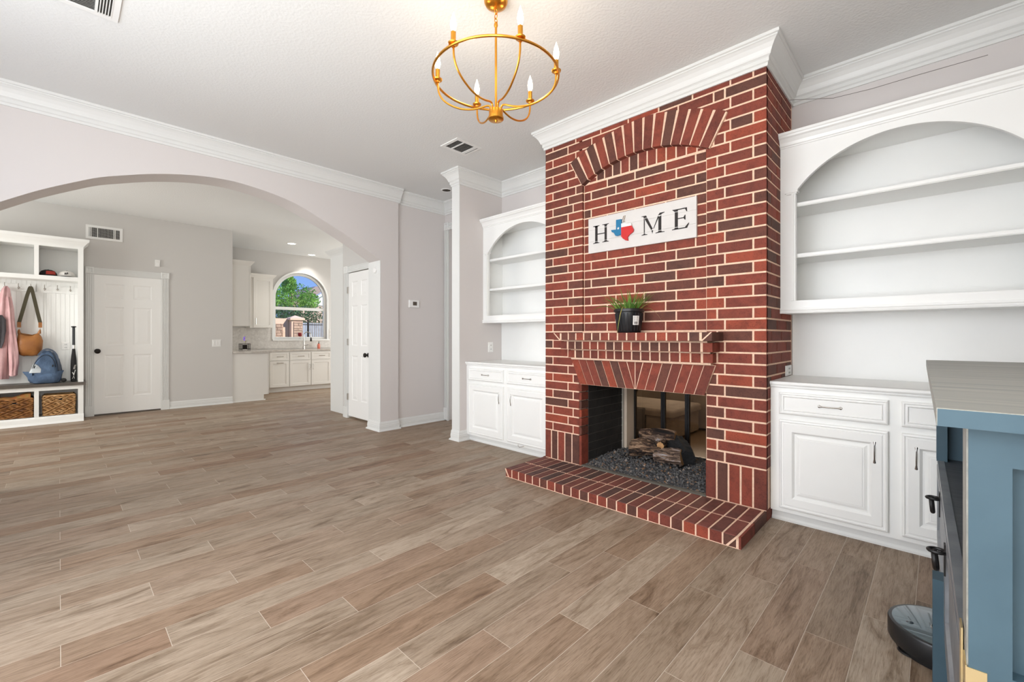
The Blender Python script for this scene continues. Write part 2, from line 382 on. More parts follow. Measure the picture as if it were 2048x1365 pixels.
        if parent is not None: ob.parent = parent; ORG[ob.name] = o
        else: ORG[ob.name] = (0, 0, 0)
        if kind: ob['kind'] = kind
        if label: ob['label'] = label
        return ob
def thing(name, label, cat, loc, group=None, rz=0, local=False):
    o = bpy.data.objects.new(name, None); COL.objects.link(o); o.location = loc; o.rotation_euler = (0, 0, rz)
    o.empty_display_size = .1
    o['label'] = label; o['category'] = cat
    if group: o['group'] = group
    ORG[o.name] = (0, 0, 0) if local else tuple(loc)
    return o
def tag(o, label, cat, group=None):
    o['label'] = label; o['category'] = cat
    if group: o['group'] = group
    return o
def struct(name, mb, mat, label, smooth=False):
    o = mb.build(name, mat, None, smooth, 'structure', label); return o
def struct_empty(name, label, loc):
    o = bpy.data.objects.new(name, None); COL.objects.link(o); o.location = loc; o['label'] = label; o['kind'] = 'structure'; o.empty_display_size = .1
    ORG[o.name] = tuple(loc); return o
I3 = FR((0, 0, 0), (1, 0, 0), (0, 1, 0))      # u = X, w = Z, n = Y
def interp(pts):
    def f(u):
        if u <= pts[0][0]: return pts[0][1]
        for (a, b), (c, d) in zip(pts[:-1], pts[1:]):
            if u <= c: return b + (d - b) * (u - a) / (c - a)
        return pts[-1][1]
    return f
def frange(a, b, n): return [a + (b - a) * i / n for i in range(n + 1)]
CEIL = 2.97

# ================================================================== STRUCTURE
# ---- floor: grout bed + wood-look tiles laid on the measured lattice
fl = struct('floor', MB().box(-12.2, .6, -3.0, 6.0, -.12, -.0008), 'grout', 'wood-look tile floor with thin grout lines')
PX, PY = .1515, .2885
FWD = (-sin(YAW), cos(YAW)); RGT = (cos(YAW), sin(YAW))
def visible(x, y):
    d = x * FWD[0] + y * FWD[1]; l = x * RGT[0] + y * RGT[1]
    return d > .7 and abs(l) / d < 1.25, d
planks = []
for c in range(-78, 8):
    x0 = -.5225 + PX * c
    if x0 < -12 or x0 > .55: continue
    for m_ in range(-8, 8):
        y1 = 1.735 + PY * c + 3 * PY * m_
        while y1 > 6.2: y1 -= 3 * PY * 16
        yy = y1 % (3 * PY)
        for k in range(-5, 8):
            pass
    base = (1.735 + PY * c) % (3 * PY)
    for k in range(-5, 8):
        y0 = base + 3 * PY * k
        if y0 > 6 or y0 + 3 * PY < -3: continue
        xc, yc = x0 + PX / 2, y0 + 1.5 * PY
        v, d = visible(xc, yc)
        v2, d2 = visible(xc, y0 + 3 * PY); v3, d3 = visible(xc, y0)
        if not (v or v2 or v3): continue
        if y0 >= 3.7 and x0 > -5.2: continue
        if y0 > 2.0 and x0 < -10.2: continue
        planks.append((max(d, .3), xc, yc))
planks.sort()
def plank_box(mb, x, y, z, rnd=None):
    g = .0011; a, b = PX / 2 - g, 1.5 * PY - g; c = .0006; t = .006
    p = [(x - a, y - b, z - t), (x + a, y - b, z - t), (x + a, y + b, z - t), (x - a, y + b, z - t),
         (x - a, y - b, z - c), (x + a, y - b, z - c), (x + a, y + b, z - c), (x - a, y + b, z - c),
         (x - a + c, y - b + c, z), (x + a - c, y - b + c, z), (x + a - c, y + b - c, z), (x - a + c, y + b - c, z)]
    f = [(i, (i + 1) % 4, 4 + (i + 1) % 4, 4 + i) for i in range(4)] + [(4 + i, 4 + (i + 1) % 4, 8 + (i + 1) % 4, 8 + i) for i in range(4)] + [(8, 9, 10, 11)]
    mb.add(p, f, rnd)
src = MB(); plank_box(src, 0, 0, 0)
first = None
for i, (d, x, y) in enumerate(planks[:300]):
    if first is None:
        first = src.build('plank', 'plank', fl); o = first
    else:
        o = first.copy(); COL.objects.link(o); o.parent = fl
    o.location = (x, y, 0)
rest = MB()
for d, x, y in planks[300:]: plank_box(rest, x, y, 0, rng.random())
if rest.v: rest.build('distant_planks', 'plank_s', fl, kind='stuff')
struct('floor', MB().box(-7.5, .6, 3.86, 9.2, -.12, 0), simple('den_tile', (110, 90, 70), .3, var=.12, vscale=3), 'warm brown den floor seen through the firebox')

# ---- ceilings
struct('ceiling', MB().box(-12.2, .7, -3.1, 6.1, CEIL, CEIL + .12), 'ceiling', 'white textured ceiling')
struct('ceiling', MB().box(-7.5, .7, 6.1, 9.3, CEIL, CEIL + .12), 'ceiling', 'den ceiling beyond the fireplace')

# ---- walls
struct('wall_back', MB().box(-3.9, -2.50, 3.70, 3.85, 0, CEIL).box(-.78, .70, 3.70, 3.85, 0, CEIL).box(-2.50, -.78, 3.70, 3.85, .80, CEIL)
       .box(-2.50, -2.15, 3.70, 3.85, 0, .80).box(-1.10, -.78, 3.70, 3.85, 0, .80), 'wall', 'light grey wall behind the fireplace and alcoves')
struct('wall_right', MB().box(.56, .70, -1.4, 3.70, 0, CEIL).box(.43, .56, 3.05, 3.70, 0, CEIL), 'wall', 'light grey wall at the right of the room')
struct('wall_stub', MB().box(-3.88, -3.755, 3.055, 3.70, 0, CEIL), 'wall', 'short light grey wall left of the left alcove')
struct('trim_1', MB().box(-3.882, -3.753, 3.045, 3.055, 0, CEIL), 'trim', 'white board capping the end of the short wall')
# arched wall (face X=-4.82)
ARCH = [(-.42, 2.02), (-.294, 2.113), (-.099, 2.245), (.097, 2.357), (.229, 2.425), (.4, 2.488), (.56, 2.54), (.73, 2.582), (.893, 2.611), (1.06, 2.626), (1.212, 2.626), (1.444, 2.600), (1.659, 2.556),
        (1.8, 2.510), (1.946, 2.447), (2.12, 2.370), (2.261, 2.305), (2.397, 2.235), (2.539, 2.158), (2.70, 2.070)]
def smooth_curve(pts, n):
    out_ = []
    P_ = [pts[0]] + pts + [pts[-1]]
    for i in range(1, len(P_) - 2):
        for k in range(n):
            t = k / n; a, b, c, d = P_[i - 1], P_[i], P_[i + 1], P_[i + 2]
            q = [.5 * ((2 * b[j]) + (-a[j] + c[j]) * t + (2 * a[j] - 5 * b[j] + 4 * c[j] - d[j]) * t * t + (-a[j] + 3 * b[j] - 3 * c[j] + d[j]) * t ** 3) for j in (0, 1)]
            out_.append(tuple(q))
    out_.append(pts[-1]); return out_
AC = smooth_curve(ARCH, 4); af = interp(AC)
YF = FR((0, 0, 0), (0, 1, 0), (1, 0, 0))      # u = Y, w = Z, n = X
aw = MB().box(-5.10, -4.82, -1.4, -.42, 0, CEIL).box(-5.10, -4.82, 2.70, 2.94, 0, CEIL)
aw.strip([p[0] for p in AC], af, lambda u: CEIL, YF, -5.10, -4.82)
struct('wall_arch', aw, 'wall', 'light grey wall with the wide arched opening')
struct('wall_hall', MB().box(-5.10, -4.87, 2.94, 3.70, 0, CEIL), 'wall', 'light grey hall wall holding the thermostat')
struct('wall_hall_end', MB().box(-5.10, -4.80, 3.70, 3.82, 0, CEIL).box(-4.80, -3.9, 3.70, 3.82, 2.62, CEIL).box(-4.02, -3.9, 3.70, 3.82, 0, 2.62), 'wall', 'hall end wall around the tall cased door')
struct('wall_south', MB().box(-5.1, .7, -1.42, -1.30, 0, .45).box(-5.1, .7, -1.42, -1.30, 2.65, CEIL).box(-5.1, -4.3, -1.42, -1.30, .45, 2.65).box(-.3, .7, -1.42, -1.30, .45, 2.65), 'wall', 'window wall behind the viewpoint')
wf = MB()
for x0, x1 in ((-4.3, -3.0), (-3.0, -1.65), (-1.65, -.3)):
    wf.box(x0, x0 + .05, -1.42, -1.34, .45, 2.65).box(x1 - .05, x1, -1.42, -1.34, .45, 2.65).box(x0, x1, -1.42, -1.34, .45, .5).box(x0, x1, -1.42, -1.34, 2.6, 2.65).box(x0, x1, -1.41, -1.36, 1.53, 1.58)
struct('window_2', wf, 'trim', 'white framed living room windows behind the viewpoint')
# foyer / kitchen shell
struct('wall_far', MB().box(-8.86, -8.72, -3.1, 2.08, 0, CEIL).box(-10.3, -8.86, 1.95, 2.08, 0, CEIL), 'wall2', 'grey foyer wall with the panelled door')
struct('wall_foyer_south', MB().box(-8.72, -5.1, -3.1, -3.0, 0, CEIL).box(-5.10, -5.0, -3.0, -1.4, 0, CEIL), 'wall2', 'foyer wall out of view on the left')
struct('wall_closet', MB().box(-6.16, -6.0, 2.85, 2.95, 0, CEIL).box(-5.30, -5.10, 2.85, 2.95, 0, CEIL).box(-6.0, -5.30, 2.85, 2.95, 2.06, CEIL).box(-6.16, -6.06, 2.95, 6.0, 0, CEIL), 'wall2', 'grey wall around the closet door')
struct('wall_kitchen_north', MB().box(-10.4, -6.0, 6.0, 6.12, 0, CEIL), 'wall2', 'far kitchen wall out of view')
struct('lit_jamb_board', MB().box(-5.102, -4.818, 2.690, 2.699, .11, 2.065), 'trim', 'white board added for the lit look of the arch jamb')  # board added in white so the jamb reads brighter than the wall
# kitchen window wall with arched hole
WC, WR, WZ0, WZS = 3.80, .575, 1.085, 1.995
def warch(u): return WZS + math.sqrt(max(0, WR ** 2 - (u - WC) ** 2))
kw = MB().box(-10.45, -10.30, 1.95, WC - WR, 0, CEIL).box(-10.45, -10.30, WC + WR, 6.1, 0, CEIL)
us = [WC - WR * cos(pi * i / 28) for i in range(29)]
kw.strip(us, warch, lambda u: CEIL, YF, -10.45, -10.30).strip([WC - WR, WC + WR], lambda u: 0, lambda u: WZ0, YF, -10.45, -10.30)
struct('wall_kitchen', kw, 'wall2', 'kitchen wall with the arched window')
struct('trim_3', MB().box(-10.299, -10.29, 2.09, 3.19, .88, 1.32).box(-10.299, -10.29, 3.19, 4.43, .88, 1.055).box(-10.299, -10.29, 4.43, 6.0, .88, 1.32), 'splash', 'pale mosaic backsplash')
# arched kitchen window
wn = struct_empty('window_1', 'arched white kitchen window above the sink', (-10.30, WC, WZ0))
def archband(r0, r1, x0, x1, zb):
    mb = MB(); n = 28
    pts0 = [(WC - r0 * cos(pi * i / n), WZS + r0 * sin(pi * i / n)) for i in range(n + 1)]
    pts1 = [(WC - r1 * cos(pi * i / n), WZS + r1 * sin(pi * i / n)) for i in range(n + 1)]
    for i in range(n): mb.prism([pts0[i], pts0[i + 1], pts1[i + 1], pts1[i]], YF, x0, x1)
    mb.prism([(WC - r1, zb), (WC - r0, zb), (WC - r0, WZS), (WC - r1, WZS)], YF, x0, x1)
    mb.prism([(WC + r0, zb), (WC + r1, zb), (WC + r1, WZS), (WC + r0, WZS)], YF, x0, x1); return mb
archband(WR, WR + .035, -10.30, -10.275, WZ0).build('casing', 'trim', wn)
archband(WR - .055, WR - .005, -10.40, -10.345, WZ0).box(-10.398, -10.347, WC - WR + .056, WC + WR - .056, WZ0, WZ0 + .05).build('window_frame', 'trim', wn)
MB().box(-10.40, -10.35, WC - WR + .05, WC + WR - .05, 1.735, 1.80).build('meeting_rail', 'trim', wn)
MB().box(-10.385, -10.38, WC - WR + .05, WC + WR - .05, WZ0 + .04, 1.74).build('pane', 'glass', wn)
up = MB(); up.strip([WC - (WR - .06) * cos(pi * i / 20) for i in range(21)], lambda u: 1.79, lambda u: WZS + math.sqrt(max(0, (WR - .06) ** 2 - (u - WC) ** 2)), YF, -10.385, -10.38); up.build('pane', 'glass', wn)
MB().box(-10.36, -10.26, WC - WR - .03, WC + WR + .05, WZ0 - .03, WZ0).build('window_sill', 'trim', wn)
# den (seen through the firebox)
struct('wall_den', MB().box(-7.5, -7.4, 3.86, 9.2, 0, CEIL).box(-7.5, .7, 9.1, 9.2, 0, CEIL).box(.6, .7, 3.86, 9.2, 0, CEIL), simple('den_paint', (160, 142, 120), .8), 'tan den wall beyond the fireplace')
dc = struct('wall_den_pier', MB().box(-3.95, -3.58, 6.70, 7.6, 0, CEIL), simple('den_pier', (232, 222, 206), .7), 'cream pier in the den')
MB().sweep([(-3.58, 7.62), (-3.58, 6.70), (-3.95, 6.70), (-3.95, 7.62)], [(0, 0), (.035, 0), (.035, .02), (.02, .05), (.02, .12), (.008, .16), (0, .17)]).build('pier_base', 'trim', dc)

# ---- mouldings
CROWN = [(0, -.158), (.010, -.158), (.012, -.140), (.020, -.134), (.020, -.112), (.026, -.106), (.032, -.102), (.034, -.092), (.044, -.070), (.060, -.047), (.074, -.033), (.080, -.030), (.080, -.022), (.090, -.018), (.090, 0), (0, 0)]
def crown(path, name, label):
    return struct(name, MB().sweep(path, CROWN, CEIL), 'trim', label)
crown([(.56, 3.70), (-.755, 3.70)], 'trim_4', 'white crown moulding over the right alcove')
crown([(-.757, 3.70), (-.757, 3.03), (-2.52, 3.03), (-2.52, 3.70)], 'trim_5', 'white crown moulding wrapped round the chimney top')
crown([(-2.52, 3.70), (-3.755, 3.70), (-3.755, 3.047), (-3.88, 3.047), (-3.88, 3.70)], 'trim_6', 'white crown moulding over the left alcove and short wall')
crown([(-3.88, 3.70), (-4.87, 3.70), (-4.87, 2.94)], 'trim_7', 'white crown moulding in the hall')
crown([(-4.82, 2.965), (-4.82, -1.30)], 'trim_8', 'white crown moulding above the arch')
BASE = [(0, 0), (.026, 0), (.026, .008), (.020, .018), (.012, .020), (.012, .045), (.015, .050), (.012, .055), (.012, .072), (.009, .078), (.009, .094), (.004, .112), (0, .114)]
def base(path, name, label): return struct(name, MB().sweep(path, BASE), 'trim', label)
base([(-4.80, 3.70), (-4.87, 3.70), (-4.87, 2.94)], 'baseboard_hall', 'white baseboard along the hall wall')
base([(-4.87, 2.94), (-4.82, 2.94), (-4.82, 2.69), (-5.10, 2.69), (-5.10, 2.85)], 'baseboard_arch', 'white baseboard wrapped round the arch pier')
base([(-3.755, 3.24), (-3.755, 3.045), (-3.88, 3.045), (-3.88, 3.70)], 'baseboard_stub', 'white baseboard wrapped round the short wall end')
base([(-8.72, 2.08), (-8.72, 1.215)], 'baseboard_far', 'white baseboard right of the foyer door')
base([(-6.16, 3.0), (-6.16, 2.85), (-6.10, 2.85)][::1], 'baseboard_closet', 'white baseboard left of the closet door') if False else None

# ---- doors
def six_panel(fr, w_, h, mat, parent, st=.11, hinge=None):
    """slab in frame coordinates 0..w_, 0..h, front face at n=0; six sunk raised panels"""
    mb = MB(); mid = .10
    pw = (w_ - 2 * st - mid) / 2
    rows = [(.235, .86), (1.00, 1.565), (1.69, 1.905)]
    sc = h / 2.03; rows = [(a * sc, b * sc) for a, b in rows]
    xs = [(st, st + pw), (st + pw + mid, w_ - st)]
    mb.fbox(fr, 0, st, 0, h, -.035, 0); mb.fbox(fr, w_ - st, w_, 0, h, -.035, 0); mb.fbox(fr, st + pw, st + pw + mid, 0, h, -.035, 0)
    zs = [0] + [z for r_ in rows for z in r_] + [h]
    for a, b in zip(zs[0::2], zs[1::2]):
        for x0, x1 in xs: mb.fbox(fr, x0, x1, a, b, -.035, 0)
    mb.fbox(fr, st, w_ - st, rows[0][0], rows[-1][1], -.034, -.016)
    slab = mb.build('slab', mat, parent)
    for a, b in rows:
        for x0, x1 in xs:
            MB().rings(fr, x0, x1, a, b, [(0, 0), (.012, -.0055), (.020, -.0055), (.050, -.0015)]).build('panel', mat, slab)
    return slab
def fluted(mb, fr, u0, u1, w0, w1, vert=True, n0=0.0):
    """casing board with three flutes"""
    mb.fbox(fr, u0, u1, w0, w1, n0, n0 + .012)
    d = (u1 - u0) if vert else (w1 - w0); k = 4; s = d / (k * 2 - 1 + .6)
    for i in range(k):
        a = s * .3 + i * 2 * s * .98
        if vert: mb.fbox(fr, u0 + a, u0 + a + s, w0, w1, n0 + .012, n0 + .020)
        else: mb.fbox(fr, u0, u1, w0 + a, w0 + a + s, n0 + .012, n0 + .020)
# door_1 : foyer door in wall X=-8.72 (faces +X), u=Y
f1 = FR((-8.72, 0, 0), (0, 1, 0), (1, 0, 0))
d1 = struct_empty('door_1', 'white six-panel foyer door with black knob and fluted casing', (-8.72, .73, 0))
cas = MB(); fluted(cas, f1, .262, .345, .15, 2.055); fluted(cas, f1, 1.115, 1.205, .15, 2.055); fluted(cas, f1, .345, 1.115, 2.055, 2.138, False)
cas.build('casing', 'trim', d1)
for a, b in ((.258, .349), (1.111, 1.212)):
    MB().rings(f1, a, b, 2.05, 2.146, [(0, 0), (0, .022), (.006, .026), (.018, .026), (.024, .020)]).build('corner_block', 'trim', d1)
    MB().fbox(f1, a, b, 0, .15, 0, .024).build('plinth_block', 'trim', d1)
MB().fbox(f1, .345, .353, .0, 2.055, 0, .010).fbox(f1, 1.107, 1.115, 0, 2.055, 0, .010).fbox(f1, .345, 1.115, 2.045, 2.055, 0, .010).build('door_stop', 'trim', d1)
fs_ = FR((-8.714, .353, .022), (0, 1, 0), (1, 0, 0))
MB().fbox(f1, .345, 1.115, 0, .02, 0, .006).build('threshold', 'bench', d1)
s1 = six_panel(fs_, .754, 2.02, 'door', d1)
def knob(name, c, axis, sign, mat, parent, r=.03):
    pr_ = [(.030, 0), (.030, .006), (.012, .010), (.012, .030), (.022, .034), (.030, .045), (.031, .054), (.024, .064), (.004, .068)]
    return MB().lathe([(a * r / .03, b * sign) for a, b in pr_], c, 16, axis).build(name, mat, parent, True)
knob('knob', (-8.713, .385, .935), 'x', 1, 'bronze', s1, .034)
# door_2 : closet door, plane Y=2.85 faces -Y, u=X
f2 = FR((0, 2.85, 0), (1, 0, 0), (0, -1, 0))
d2 = struct_empty('door_2', 'white six-panel closet door with black knob', (-5.65, 2.85, 0))
cas = MB(); fluted(cas, f2, -6.085, -5.975, .15, 2.045); fluted(cas, f2, -5.33, -5.235, .15, 2.045); fluted(cas, f2, -5.975, -5.33, 2.045, 2.13, False); cas.build('casing', 'trim', d2)
for a, b in ((-6.09, -5.97), (-5.335, -5.23)):
    MB().rings(f2, a, b, 2.04, 2.14, [(0, 0), (0, .022), (.006, .026), (.018, .026), (.024, .020)]).build('corner_block', 'trim', d2)
    MB().fbox(f2, a - .008, b, 0, .15, 0, .026).build('plinth_block', 'trim', d2)
s2 = six_panel(FR((-5.97, 2.846, .03), (1, 0, 0), (0, -1, 0)), .635, 2.005, 'door', d2, st=.10)
knob('knob', (-5.40, 2.846, .90), 'y', -1, 'bronze', s2, .030)
for z in (.30, 1.07, 1.80): MB().box(-5.985, -5.965, 2.828, 2.846, z - .045, z + .045).build('hinge', 'nickel', d2)
# door_3 : tall cased door at the hall end
f3 = FR((0, 3.70, 0), (1, 0, 0), (0, -1, 0))
d3 = struct_empty('door_3', 'tall white cased door at the hall end', (-4.4, 3.70, 0))
cas = MB(); fluted(cas, f3, -4.865, -4.785, .17, 2.60); fluted(cas, f3, -4.06, -3.98, .17, 2.60); fluted(cas, f3, -4.785, -4.06, 2.60, 2.69, False); cas.build('casing', 'trim', d3)
for a, b in ((-4.868, -4.778), (-4.07, -3.97)):
    MB().rings(f3, a, b, 2.60, 2.70, [(0, 0), (0, .022), (.006, .026), (.018, .026), (.024, .020)]).build('corner_block', 'trim', d3)
    MB().fbox(f3, a, b, 0, .17, 0, .026).build('plinth_block', 'trim', d3)
six_panel(FR((-4.79, 3.76, .015), (1, 0, 0), (0, -1, 0)), .74, 2.59, 'door', d3)

# ================================================================== FIREPLACE
fp = thing('fireplace', 'floor-to-ceiling red brick fireplace with arched recess, corbelled mantel and pale mortar', 'fireplace', (-1.64, 3.03, 0))
XL, XR = -2.52, -.755; XJ, XO = -2.155, -1.12; FL_, FRt = -2.12, -1.12
ACX, ACZ, RI, RE = -1.605, 1.489, 1.046, 1.284
core = MB()
core.box(XL + .003, XJ - .003, 3.0325, 3.69, .07, CEIL - .02).box(XO + .003, XR - .003, 3.0325, 3.69, .07, CEIL - .02)
core.box(XJ - .003, XO + .003, 3.0325, 3.69, .80, 1.19).box(XJ - .003, XO + .003, 3.0545, 3.69, 1.19, CEIL - .02)
core.box(XJ - .003, FL_ - .003, 3.0325, 3.06, 1.19, 2.44)
ux = frange(FL_ - .003, XO + .003, 16)
core.strip(ux, lambda u: ACZ + math.sqrt(1.15 ** 2 - (u - ACX) ** 2), lambda u: CEIL - .02, I3, 3.0325, 3.06)
core.build('mortar_core', 'mortar', fp)
BRK = {}
def chamf(mb, cx, cz, yf, w_, h, d, rnd=None, side=False, z_up=False):
    c = .0025; a, b = w_ / 2, h / 2
    P_ = [(-a + c, 0, -b + c), (a - c, 0, -b + c), (a - c, 0, b - c), (-a + c, 0, b - c), (-a, c, -b), (a, c, -b), (a, c, b), (-a, c, b), (-a, d, -b), (a, d, -b), (a, d, b), (-a, d, b)]
    if side: P_ = [(-p[1], p[0], p[2]) for p in P_]     # front faces +X
    P_ = [(p[0] + cx, p[1] + yf, p[2] + cz) for p in P_]
    mb.add(P_, [(0, 1, 2, 3), (0, 4, 5, 1), (1, 5, 6, 2), (2, 6, 7, 3), (3, 7, 4, 0), (4, 8, 9, 5), (5, 9, 10, 6), (6, 10, 11, 7), (7, 11, 8, 4), (8, 11, 10, 9)], rnd)
def brick_obj(cx, cz, yf, w_, h, d, parent, mat='brick', name='brick'):
    key = (round(w_, 3), round(h, 3), round(d, 3), mat, name)
    og = ORG.get(parent.name, (0, 0, 0))
    if key not in BRK:
        mb = MB(); chamf(mb, 0, 0, 0, w_, h, d)
        o = mb.build(name, mat, None); o['kind'] = 'x'; del o['kind']; BRK[key] = o
    else:
        o = BRK[key].copy(); COL.objects.link(o)
    o.parent = parent; o.location = (cx - og[0], yf - og[1], cz - og[2]); return o
J = .0105; CZ0, CP = .322, .0722
front = []     # (area, cx, cz, yf, w, h)
def course(joints, k, yf, z0=None, z1=None):
    za = CZ0 + CP * k + J / 2 if z0 is None else z0; zb = CZ0 + CP * (k + 1) - J / 2 if z1 is None else z1
    for a, b in zip(joints[:-1], joints[1:]):
        w_ = b - a - J
        if w_ > .012: front.append((w_ * (zb - za), (a + b) / 2, (za + zb) / 2, yf + rng.uniform(-.0008, .0008), w_, zb - za))
for k in range(0, 35):
    zc = CZ0 + CP * (k + .5); ztop = min(CZ0 + CP * (k + 1) - J / 2, 2.835)
    even = k % 2 == 0
    lj = [-2.435, -2.217] if even else [-2.271]
    rj = [-.999] if even else [-1.047, -.83]
    if k == 28: course([FL_] + [-1.898, -1.655, -1.412, -1.197] + [FRt], k, 3.052, None, 2.404)
    if k >= 28:     # full courses over the arch, stopped at mid-ring where they meet it
        alljs = [XL] + ([-2.435, -2.19, -1.945, -1.70, -1.455, -1.21, -.965, -.83] if even else [-2.271, -2.03, -1.79, -1.55, -1.31, -1.07, -.83][:6] + [-.999]) + [XR]
        alljs = sorted(alljs); lim = None
        rr = 1.15 ** 2 - (zc - ACZ) ** 2
        if rr > 0 and zc < ACZ + 1.15:
            h_ = math.sqrt(rr); L_, R_ = ACX - h_, ACX + h_
            sl_ = (zc - 2.40) * .53
            L_ = max(L_, XL, min(-2.111 - sl_ + .03, FL_ + J / 2)); R_ = min(R_, XR, max(-1.102 + sl_ - .03, XO - J / 2))
            course([XL - J / 2] + [x for x in alljs if XL < x < L_ - .03] + [L_], k, 3.03, None, ztop)
            course([R_] + [x for x in alljs if R_ + .03 < x < XR] + [XR + J / 2], k, 3.03, None, ztop)
        else: course([XL - J / 2] + alljs[1:-1] + [XR + J / 2], k, 3.03, None, ztop)
    else:
        edge = XJ if zc < .78 else FL_
        course([XL - J / 2] + lj + [edge + J / 2], k, 3.03); course([XO] + rj + [XR + J / 2], k, 3.03)
        if k >= 12:
            fj = [-1.898, -1.655, -1.412, -1.197] if even else [-2.05, -1.819, -1.58, -1.334]
            course([FL_] + fj + [FRt], k, 3.052)
front.sort(key=lambda t: -t[0])
for t in front[:268]: brick_obj(t[1], t[2], t[3], t[4], t[5], .03, fp)
rest = MB()
for t in front[268:]: chamf(rest, t[1], t[2], t[3], t[4], t[5], .03, rng.random())
# bricks of the chimney's right flank and of the opening's reveal
for k in range(0, 35):
    za = CZ0 + CP * k + J / 2; zb = min(CZ0 + CP * (k + 1) - J / 2, 2.835)
    for a, b in zip(*(lambda q: (q[:-1], q[1:]))([3.0335 - J / 2, 3.145, 3.39, 3.665] if k % 2 else [3.0335 - J / 2, 3.275, 3.52, 3.665])):
        chamf(rest, XR, (za + zb) / 2, (a + b) / 2, b - a - J, zb - za, .03, rng.random(), side=True)
    if zb < .80: chamf(rest, XJ + .022, (za + zb) / 2, 3.0845, .100, zb - za, .03, rng.random(), side=True)
rest.build('small_bricks', 'brick_s', fp, kind='stuff')
# soldier course along the foot
def soldiers(xs):
    for a, b in zip(xs[:-1], xs[1:]):
        brick_obj((a + b) / 2, (.074 + .318) / 2, 3.03, b - a - J, .244, .03, fp, 'brick', 'soldier_brick')
soldiers([XL - J / 2, -2.452, -2.381, -2.305, -2.230, XJ + J / 2]); soldiers([XO - J / 2, -1.050, -.977, -.903, -.831, XR + J / 2])
mbs = MB(); chamf(mbs, XJ + .022, .196, 3.0845, .100, .244, .03, .5, side=True); mbs.build('soldier_brick', 'brick_s', fp)
# short soldiers filling the recess under the arch
for i in range(13):
    a = -2.07 + .0735 * i; b = a + .0735
    if b > FRt: b = FRt
    top = min(ACZ + math.sqrt(max(0, (RI + .02) ** 2 - (x - ACX) ** 2)) for x in (a, b))
    if top - 2.42 > .012: brick_obj((a + b) / 2, (2.421 + top) / 2, 3.052, b - a - J, top - 2.421, .03, fp, 'brick', 'soldier_brick')
# arch ring
ring = MB(); n = 24; a0 = math.asin(.512 / RI)
seg = [(-a0 + 2 * a0 * i / n) for i in range(n + 1)]
for s_, e_ in zip(seg[:-1], seg[1:]):
    ring.prism([(ACX + r * sin(t), ACZ + r * cos(t)) for r, t in ((RI + .003, s_), (RI + .003, e_), (RE - .003, e_), (RE - .003, s_))], I3, 3.014, 3.06)
ar = ring.build('brick_arch', 'mortar', fp)
NV = 15
for i in range(NV):
    s_ = -a0 + 2 * a0 * i / NV; e_ = -a0 + 2 * a0 * (i + 1) / NV; g = J / 2
    P_ = [(ACX + RI * sin(s_) + g * cos(s_), ACZ + RI * cos(s_) - g * sin(s_)), (ACX + RI * sin(e_) - g * cos(e_), ACZ + RI * cos(e_) + g * sin(e_)),
          (ACX + RE * sin(e_) - .013 * cos(e_), ACZ + RE * cos(e_) + .013 * sin(e_)), (ACX + RE * sin(s_) + .010 * cos(s_), ACZ + RE * cos(s_) - .010 * sin(s_))]
    MB().prism(P_, I3, 3.008, 3.06).build('brick', 'brick', ar)
# jack arch lintel
lt = MB().prism([(-2.220, .957), (-2.128, .752), (-1.124, .752), (-1.050, .957)], I3, 3.014, 3.12).build('lintel', 'mortar', fp)
def vous(P_):
    cx = sum(p[0] for p in P_) / len(P_); cz = sum(p[1] for p in P_) / len(P_)
    Q = []
    for x, z in P_:
        Q.append((cx + (x - cx) * (1 - .0095 / max(.03, (max(p[0] for p in P_) - min(p[0] for p in P_)) * .62)), cz + (z - cz) * .975))
    MB().prism(Q, I3, 3.008, 3.05).build('brick', 'brick', lt)
tl = [-2.224 + .0740 * i for i in range(8)]; bl = [-2.127 + .0705 * i for i in range(8)]
for i in range(7): vous([(tl[i], .957), (bl[i], .752), (bl[i + 1], .752), (tl[i + 1], .957)])
vous([(tl[7], .957), (-1.631, .756), (-1.631, .957)])
tr_ = [-1.047 - .0735 * i for i in range(8)]; br = [-1.123 - .0720 * i for i in range(8)]
for i in range(7): vous([(tr_[i], .957), (tr_[i + 1], .957), (br[i + 1], .752), (br[i], .752)])
vous([(tr_[7], .957), (-1.631, .957), (-1.631, .756)])
# corbelled mantel: three header rows
mt = MB().box(-2.240, -1.035, 2.8325, 3.05, 1.121, 1.174).box(-2.215, -1.06, 2.9005, 3.05, 1.048, 1.109).box(-2.19, -1.08, 2.9685, 3.05, .975, 1.036).box(-2.20, -1.07, 2.98, 3.05, .96, 1.15).build('mantel_shelf', 'mortar', fp)
for (x0, x1, yf, z0, z1, nb) in ((-2.267, -1.008, 2.83, 1.119, 1.176, 17), (-2.245, -1.030, 2.898, 1.047, 1.107, 17), (-2.220, -1.052, 2.966, .974, 1.035, 16)):
    p = (x1 - x0) / nb
    for i in range(nb): brick_obj(x0 + p * (i + .5) + (-J / 2 if i == 0 else J / 2 if i == nb - 1 else 0), (z0 + z1) / 2, yf, p - J, z1 - z0, 3.04 - yf, mt, 'brick')
MB().box(-2.20, -1.07, 2.92, 3.0, 1.108, 1.120).box(-2.20, -1.07, 2.975, 3.0, 1.036, 1.048).build('mortar_bed', 'mortar', mt)
for sx, x in ((1, -1.008), (-1, -2.267)):
    MB().prism([(x, 1.176), (x - sx * .010, 1.176), (x - sx * .070, 1.121), (x - sx * .060, 1.119)], I3, 2.8285, 2.8315).build('mortar_mitre', 'mortar', mt)
